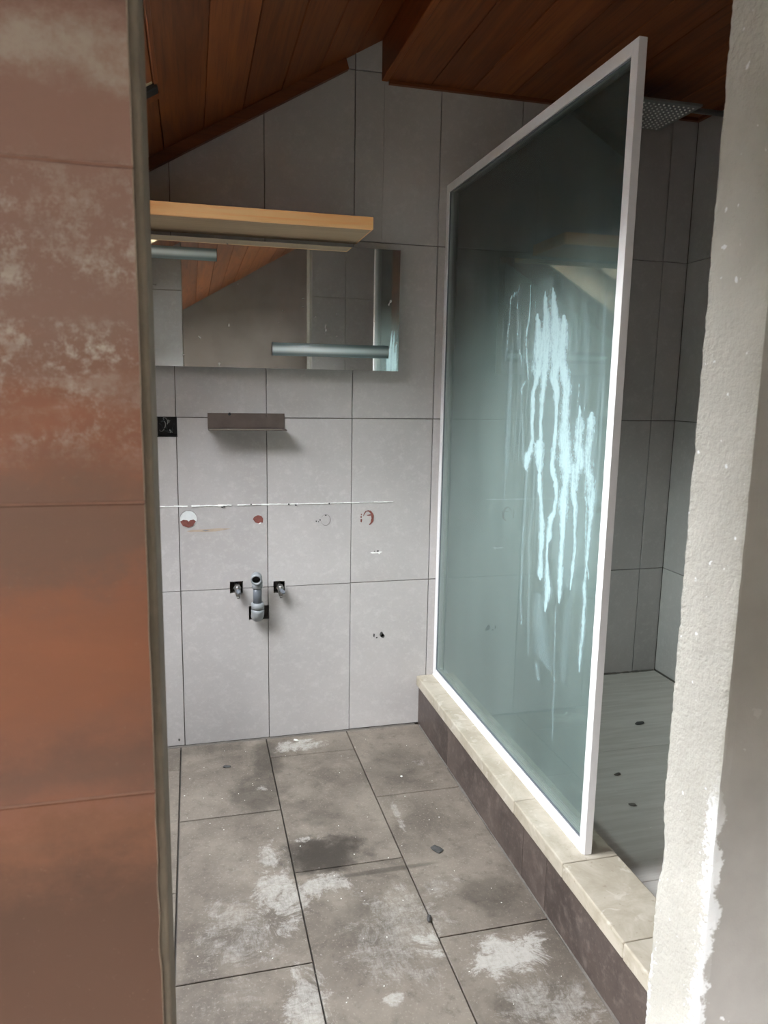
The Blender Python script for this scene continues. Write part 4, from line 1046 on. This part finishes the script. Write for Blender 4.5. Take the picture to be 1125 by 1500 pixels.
# ------------------------------------------------------------------ little steel bracket shelf
br = tag(empty('bracket_shelf', (0.232, 0, 1.136)), 'small dull brown steel angle shelf on the tiles below the mirror', 'shelf')
child_box('back_plate', (0.103, -0.0035, 1.138), (0.362, -0.0006, 1.1895), M['dark_steel'], br, 0.0006)
child_box('ledge', (0.103, -0.0800, 1.1350), (0.362, -0.0036, 1.1382), M['dark_steel'], br, 0.0008)
child_box('edge_highlight', (0.106, -0.0802, 1.1383), (0.345, -0.074, 1.1390), M['limestone'], br)  # highlight on the ledge's front edge, put in as a pale strip
o = tube('screw_head', [(0.176, -0.0036, 1.186), (0.176, -0.0062, 1.186)], [0.0055, 0.0045], M['black'], None, 10); rel(o, br)
o = tube('screw_head', [(0.300, -0.0036, 1.182), (0.300, -0.0060, 1.182)], [0.005, 0.004], M['dark_steel'], None, 10); rel(o, br)

# ------------------------------------------------------------------ open electrical box
jb = tag(empty('junction_box', (-0.030, 0.03, 1.109)), 'open black electrical box with loose wires set in the tiles', 'electrical box')
a0, a1, c0, c1 = -0.0635, 0.003, 1.1085, 1.1755
child_box('back', (a0, 0.046, c0), (a1, 0.048, c1), M['black'], jb)
for lo, hi in (((a0, 0.002, c0), (a0 + 0.002, 0.0458, c1)), ((a1 - 0.002, 0.002, c0), (a1, 0.0458, c1)), ((a0 + 0.0021, 0.002, c0), (a1 - 0.0021, 0.0458, c0 + 0.002)), ((a0 + 0.0021, 0.002, c1 - 0.002), (a1 - 0.0021, 0.0458, c1))):
    child_box('side', lo, hi, M['black'], jb)
rw = random.Random(5)
for k, (mat_, rr_) in enumerate((('wire_grey', 0.0017), ('wire_dark', 0.0019), ('wire_grey', 0.0015), ('wire_dark', 0.0019), ('wire_grey', 0.0014), ('wire_dark', 0.002), ('wire_dark', 0.0017), ('wire_grey', 0.0015))):
    A_ = Vector((rw.uniform(-0.055, -0.006), 0.0445, rw.uniform(1.118, 1.166))); B_ = Vector((rw.uniform(-0.048, -0.012), 0.012, rw.uniform(1.122, 1.164)))
    m1_ = A_ + Vector((rw.uniform(-0.012, 0.012), -0.022, rw.uniform(-0.02, 0.02))); m2_ = B_ + Vector((rw.uniform(-0.02, 0.02), 0.006, rw.uniform(-0.02, 0.02)))
    pts = []
    for q in range(13):
        t_ = q / 12; u_ = 1 - t_
        v_ = A_ * u_ ** 3 + m1_ * (3 * u_ * u_ * t_) + m2_ * (3 * u_ * t_ * t_) + B_ * t_ ** 3
        pts.append((min(max(v_.x, -0.0595), -0.001), max(v_.y, 0.006), min(max(v_.z, 1.1125), 1.1715)))
    o = tube('wire', pts, rr_, M[mat_], None, 6); rel(o, jb)

# ------------------------------------------------------------------ waste pipe
px = 0.2585; pyy = -0.052
pp = tag(empty('waste_pipe', (px, 0, 0.455)), 'grey plastic waste pipe with open elbow sticking out of the tiles', 'pipe')
arc = [(px + 0.004, 0.036, 0.478), (px + 0.003, 0.0, 0.478), (px + 0.002, -0.018, 0.478)]
for k in range(1, 8):
    a = math.pi / 2 * k / 7
    arc.append((px + 0.001, -0.018 - 0.034 * math.sin(a), 0.478 + 0.034 * (1 - math.cos(a))))
o = tube('lower_elbow', arc, [0.021, 0.021, 0.0215] + [0.0225] * 7, M['pvc_light'], None, 20); rel(o, pp)
o = tube('elbow_collar', [(px + 0.001, pyy, 0.5122), (px + 0.001, pyy, 0.5125), (px + 0.001, pyy, 0.5325), (px + 0.001, pyy, 0.534)], [0.019, 0.0225, 0.0225, 0.019], M['pvc_light'], None, 20); rel(o, pp)
o = tube('straight_pipe', [(px, pyy, 0.530), (px, pyy, 0.598)], 0.0152, M['pvc_dark'], None, 20); rel(o, pp)
o = tube('upper_collar', [(px, pyy, 0.586), (px, pyy, 0.5865), (px, pyy, 0.6088)], [0.0165, 0.0185, 0.0185], M['pvc_light'], None, 20); rel(o, pp)
arc = [(px, pyy, 0.6089)]
for k in range(1, 8):
    a = math.radians(80) * k / 7
    arc.append((px - 0.004 * k / 7, pyy - 0.022 * (1 - math.cos(a)), 0.609 + 0.022 * math.sin(a)))
e1 = Vector(arc[-1]); dd = (Vector(arc[-1]) - Vector(arc[-2])).normalized(); dd = (dd + Vector((0, -0.35, -0.12))).normalized()
dd = Vector((-0.10, -0.93, -0.22)).normalized()
bm = bmesh.new()
p1 = e1 + dd * 0.010; p2 = e1 + dd * 0.024
rings = add_tube(bm, arc + [p1, p2], [0.0185] * len(arc) + [0.0190, 0.0190], 20, False)
bm.faces.new(rings[0][::-1])
last = rings[-1]
inner = [bm.verts.new(p2 + (v.co - p2) * 0.74) for v in last]
deep = [bm.verts.new(v.co - dd * 0.018) for v in inner]
for k in range(20):
    k2 = (k + 1) % 20
    bm.faces.new((last[k], last[k2], inner[k2], inner[k])); bm.faces.new((inner[k], inner[k2], deep[k2], deep[k]))
bm.faces.new(deep)
me = bpy.data.meshes.new('upper_elbow'); bmesh.ops.recalc_face_normals(bm, faces=bm.faces); bm.to_mesh(me); bm.free()
o = link('upper_elbow', me, M['pvc_light']); rel(o, pp)
for f in me.polygons: f.use_smooth = len(f.vertices) == 4 and f.area > 1e-6
o = tube('bore', [p2 - dd * 0.0175, p2 - dd * 0.006], [0.0138, 0.0139], M['hole'], None, 20, True, False); rel(o, pp)
o = tube('bore_end', [p2 - dd * 0.0174, p2 - dd * 0.0170], 0.0136, M['hole'], None, 20); rel(o, pp)

# ------------------------------------------------------------------ stop valves
def valve(cx, cz, label, flip):
    v = tag(empty('angle_valve', (cx, 0, cz - 0.02)), label, 'valve', 'water valves either side of the waste pipe')
    rel(tube('stub', [(cx, 0.04, cz + 0.004), (cx, -0.010, cz + 0.004)], 0.0085, M['chrome'], None, 14), v)
    rel(tube('nut', [(cx, -0.0102, cz + 0.004), (cx, -0.011, cz + 0.004), (cx, -0.020, cz + 0.004), (cx, -0.021, cz + 0.004)], [0.011, 0.0135, 0.0135, 0.011], M['chrome'], None, 6, False), v)
    rel(tube('body', [(cx + 0.001, -0.026, cz + 0.015), (cx + 0.001, -0.026, cz + 0.012), (cx + 0.001, -0.027, cz - 0.012), (cx + 0.002, -0.029, cz - 0.022)], [0.007, 0.0098, 0.0098, 0.0078], M['chrome'], None, 14), v)
    rel(tube('outlet', [(cx + 0.002, -0.029, cz - 0.0221), (cx + 0.003, -0.030, cz - 0.030)], [0.0058, 0.0052], M['chrome'], None, 12), v)
    rel(tube('spindle', [(cx + 0.001, -0.036, cz), (cx + 0.004 * flip, -0.050, cz - 0.004), (cx + 0.006 * flip, -0.054, cz - 0.006)], [0.0068, 0.0072, 0.005], M['pvc_dark'], None, 8, False), v)
valve(0.192, 0.576, 'dull metal water valve left of the grey waste pipe', 1)
valve(0.342, 0.570, 'dull metal water valve right of the grey waste pipe', 2.0)

# ------------------------------------------------------------------ shower head
hz0 = 2.200
hx0, hx1, hy0, hy1 = 1.440, 1.683, -0.333, -0.092
hd = tag(empty('rain_shower', ((hx0 + hx1) / 2, (hy0 + hy1) / 2, hz0)), 'square steel rain shower head under the dark wooden ceiling', 'shower head')
child_box('plate', (hx0, hy0, hz0), (hx1, hy1, hz0 + 0.009), M['shower_chrome'], hd, 0.002, 2)
hcx, hcy = (hx0 + hx1) / 2, (hy0 + hy1) / 2
rel(tube('arm', [(hcx, hcy, hz0 + 0.030), (hcx + 0.02, hcy, hz0 + 0.034), (X_RIGHT - 0.009, hcy, hz0 + 0.034)], 0.009, M['shower_chrome'], None, 16), hd)
rel(tube('swivel', [(hcx, hcy, hz0 + 0.0091), (hcx, hcy, hz0 + 0.012), (hcx, hcy, hz0 + 0.020), (hcx, hcy, hz0 + 0.027)], [0.024, 0.024, 0.016, 0.012], M['shower_chrome'], None, 16), hd)
rel(tube('wall_flange', [(X_RIGHT - 0.0089, hcy, hz0 + 0.034), (X_RIGHT - 0.0012, hcy, hz0 + 0.034)], [0.024, 0.027], M['shower_chrome'], None, 20), hd)
bm = bmesh.new(); add_tube(bm, [(0, 0, -0.0002), (0, 0, -0.0032)], [0.0036, 0.0028], 6)
nm_ = bpy.data.meshes.new('nozzle'); bmesh.ops.recalc_face_normals(bm, faces=bm.faces); bm.to_mesh(nm_); bm.free(); nm_.materials.append(M['nozzle'])
for i in range(12):
    for j in range(12):
        o = bpy.data.objects.new('nozzle', nm_); COL.objects.link(o)
        o.parent = hd
        o.location = (hx0 + 0.0215 + i * 0.0182 - hd.location.x, hy0 + 0.0205 + j * 0.0182 - hd.location.y, 0)

# ------------------------------------------------------------------ bits lying about
def chip(name, x, y, z, sx, sy, sz, mat, label, cat, seed, rot=0.0, group=None):
    rd = random.Random(seed); bm = bmesh.new()
    bmesh.ops.create_icosphere(bm, subdivisions=2, radius=1.0)
    for v in bm.verts:
        n_ = mnoise.noise(v.co * 1.3 + Vector((seed * 3.1, 0, 0)))
        v.co = Vector((v.co.x * sx * (1 + 0.45 * n_), v.co.y * sy * (1 + 0.45 * n_), max(0, v.co.z * 0.5 + 0.5) * sz * (1 + 0.3 * n_)))
    bmesh.ops.rotate(bm, verts=bm.verts, cent=(0, 0, 0), matrix=Matrix.Rotation(rot, 3, 'Z'))
    o = from_bm(name, bm, mat); o.location = (x, y, z)
    return tag(o, label, cat, group)
chip('stone_chip', 0.692, -0.786, 0.0008, 0.014, 0.019, 0.006, M['slate'], 'flat dark stone chip lying mid-floor near the kerb', 'stone chip', 1, 0.5)
chip('stone_chip', 0.585, -1.049, 0.0008, 0.006, 0.011, 0.010, M['slate'], 'tiny dark chip lying on a floor joint in the foreground', 'stone chip', 2, -0.4)
chip('wood_splinter', 0.138, -0.188, 0.0008, 0.014, 0.008, 0.005, M['slate'], 'dark sliver on the floor tile below the waste pipe', 'splinter', 3, -0.2)
chip('plaster_crumb', 0.702, -0.379, 0.0008, 0.004, 0.004, 0.004, M['crumb'], 'small white crumb on the floor tile beside the kerb near the wall', 'crumb', 4)
o = tube('wall_plug', [(0.386, -0.047, 0.0052), (0.392, -0.052, 0.0052), (0.400, -0.058, 0.0052)], [0.0036, 0.0044, 0.0028], M['crumb'], None, 8)
tag(o, 'small white wall plug on cement by the back wall', 'wall plug')
chip('dry_leaf', 1.55, -0.444, SHZ + 0.0003, 0.022, 0.010, 0.004, M['slate'], 'dark dry leaf on the shower floor', 'leaf', 6, 0.2)
chip('gravel_bit', 1.278, -0.744, SHZ + 0.0003, 0.013, 0.006, 0.005, M['mortar'], 'grey grit lump on the shower floor beside the screen post', 'grit', 7, 0.3)
chip('gravel_bit', 1.226, -0.904, SHZ + 0.0003, 0.011, 0.007, 0.005, M['mortar'], 'grey grit lump on the shower floor nearest the pale jamb', 'grit', 8, -0.3)
rd = random.Random(11); bm = bmesh.new()
for k in range(150):
    if k < 85:
        x = rd.uniform(0.0, 0.86); y = -rd.uniform(0.05, 1.45); z = 0.0003
    else:
        x = rd.uniform(1.05, 1.85); y = -rd.uniform(0.03, 1.2); z = SHZ + 0.0001
    s = rd.uniform(0.0006, 0.0018)
    m_ = Matrix.Translation((x, y, z + s * 0.6)) @ Matrix.Rotation(rd.uniform(0, 6), 4, 'Z') @ Matrix.Diagonal((s * rd.uniform(0.7, 1.6), s, s * 0.7, 1))
    bmesh.ops.create_icosphere(bm, subdivisions=1, radius=1.0, matrix=m_)
o = from_bm('plaster_crumbs', bm, M['crumb'])
tag(o, 'fine white plaster crumbs scattered over both floors', 'crumbs'); o['kind'] = 'stuff'
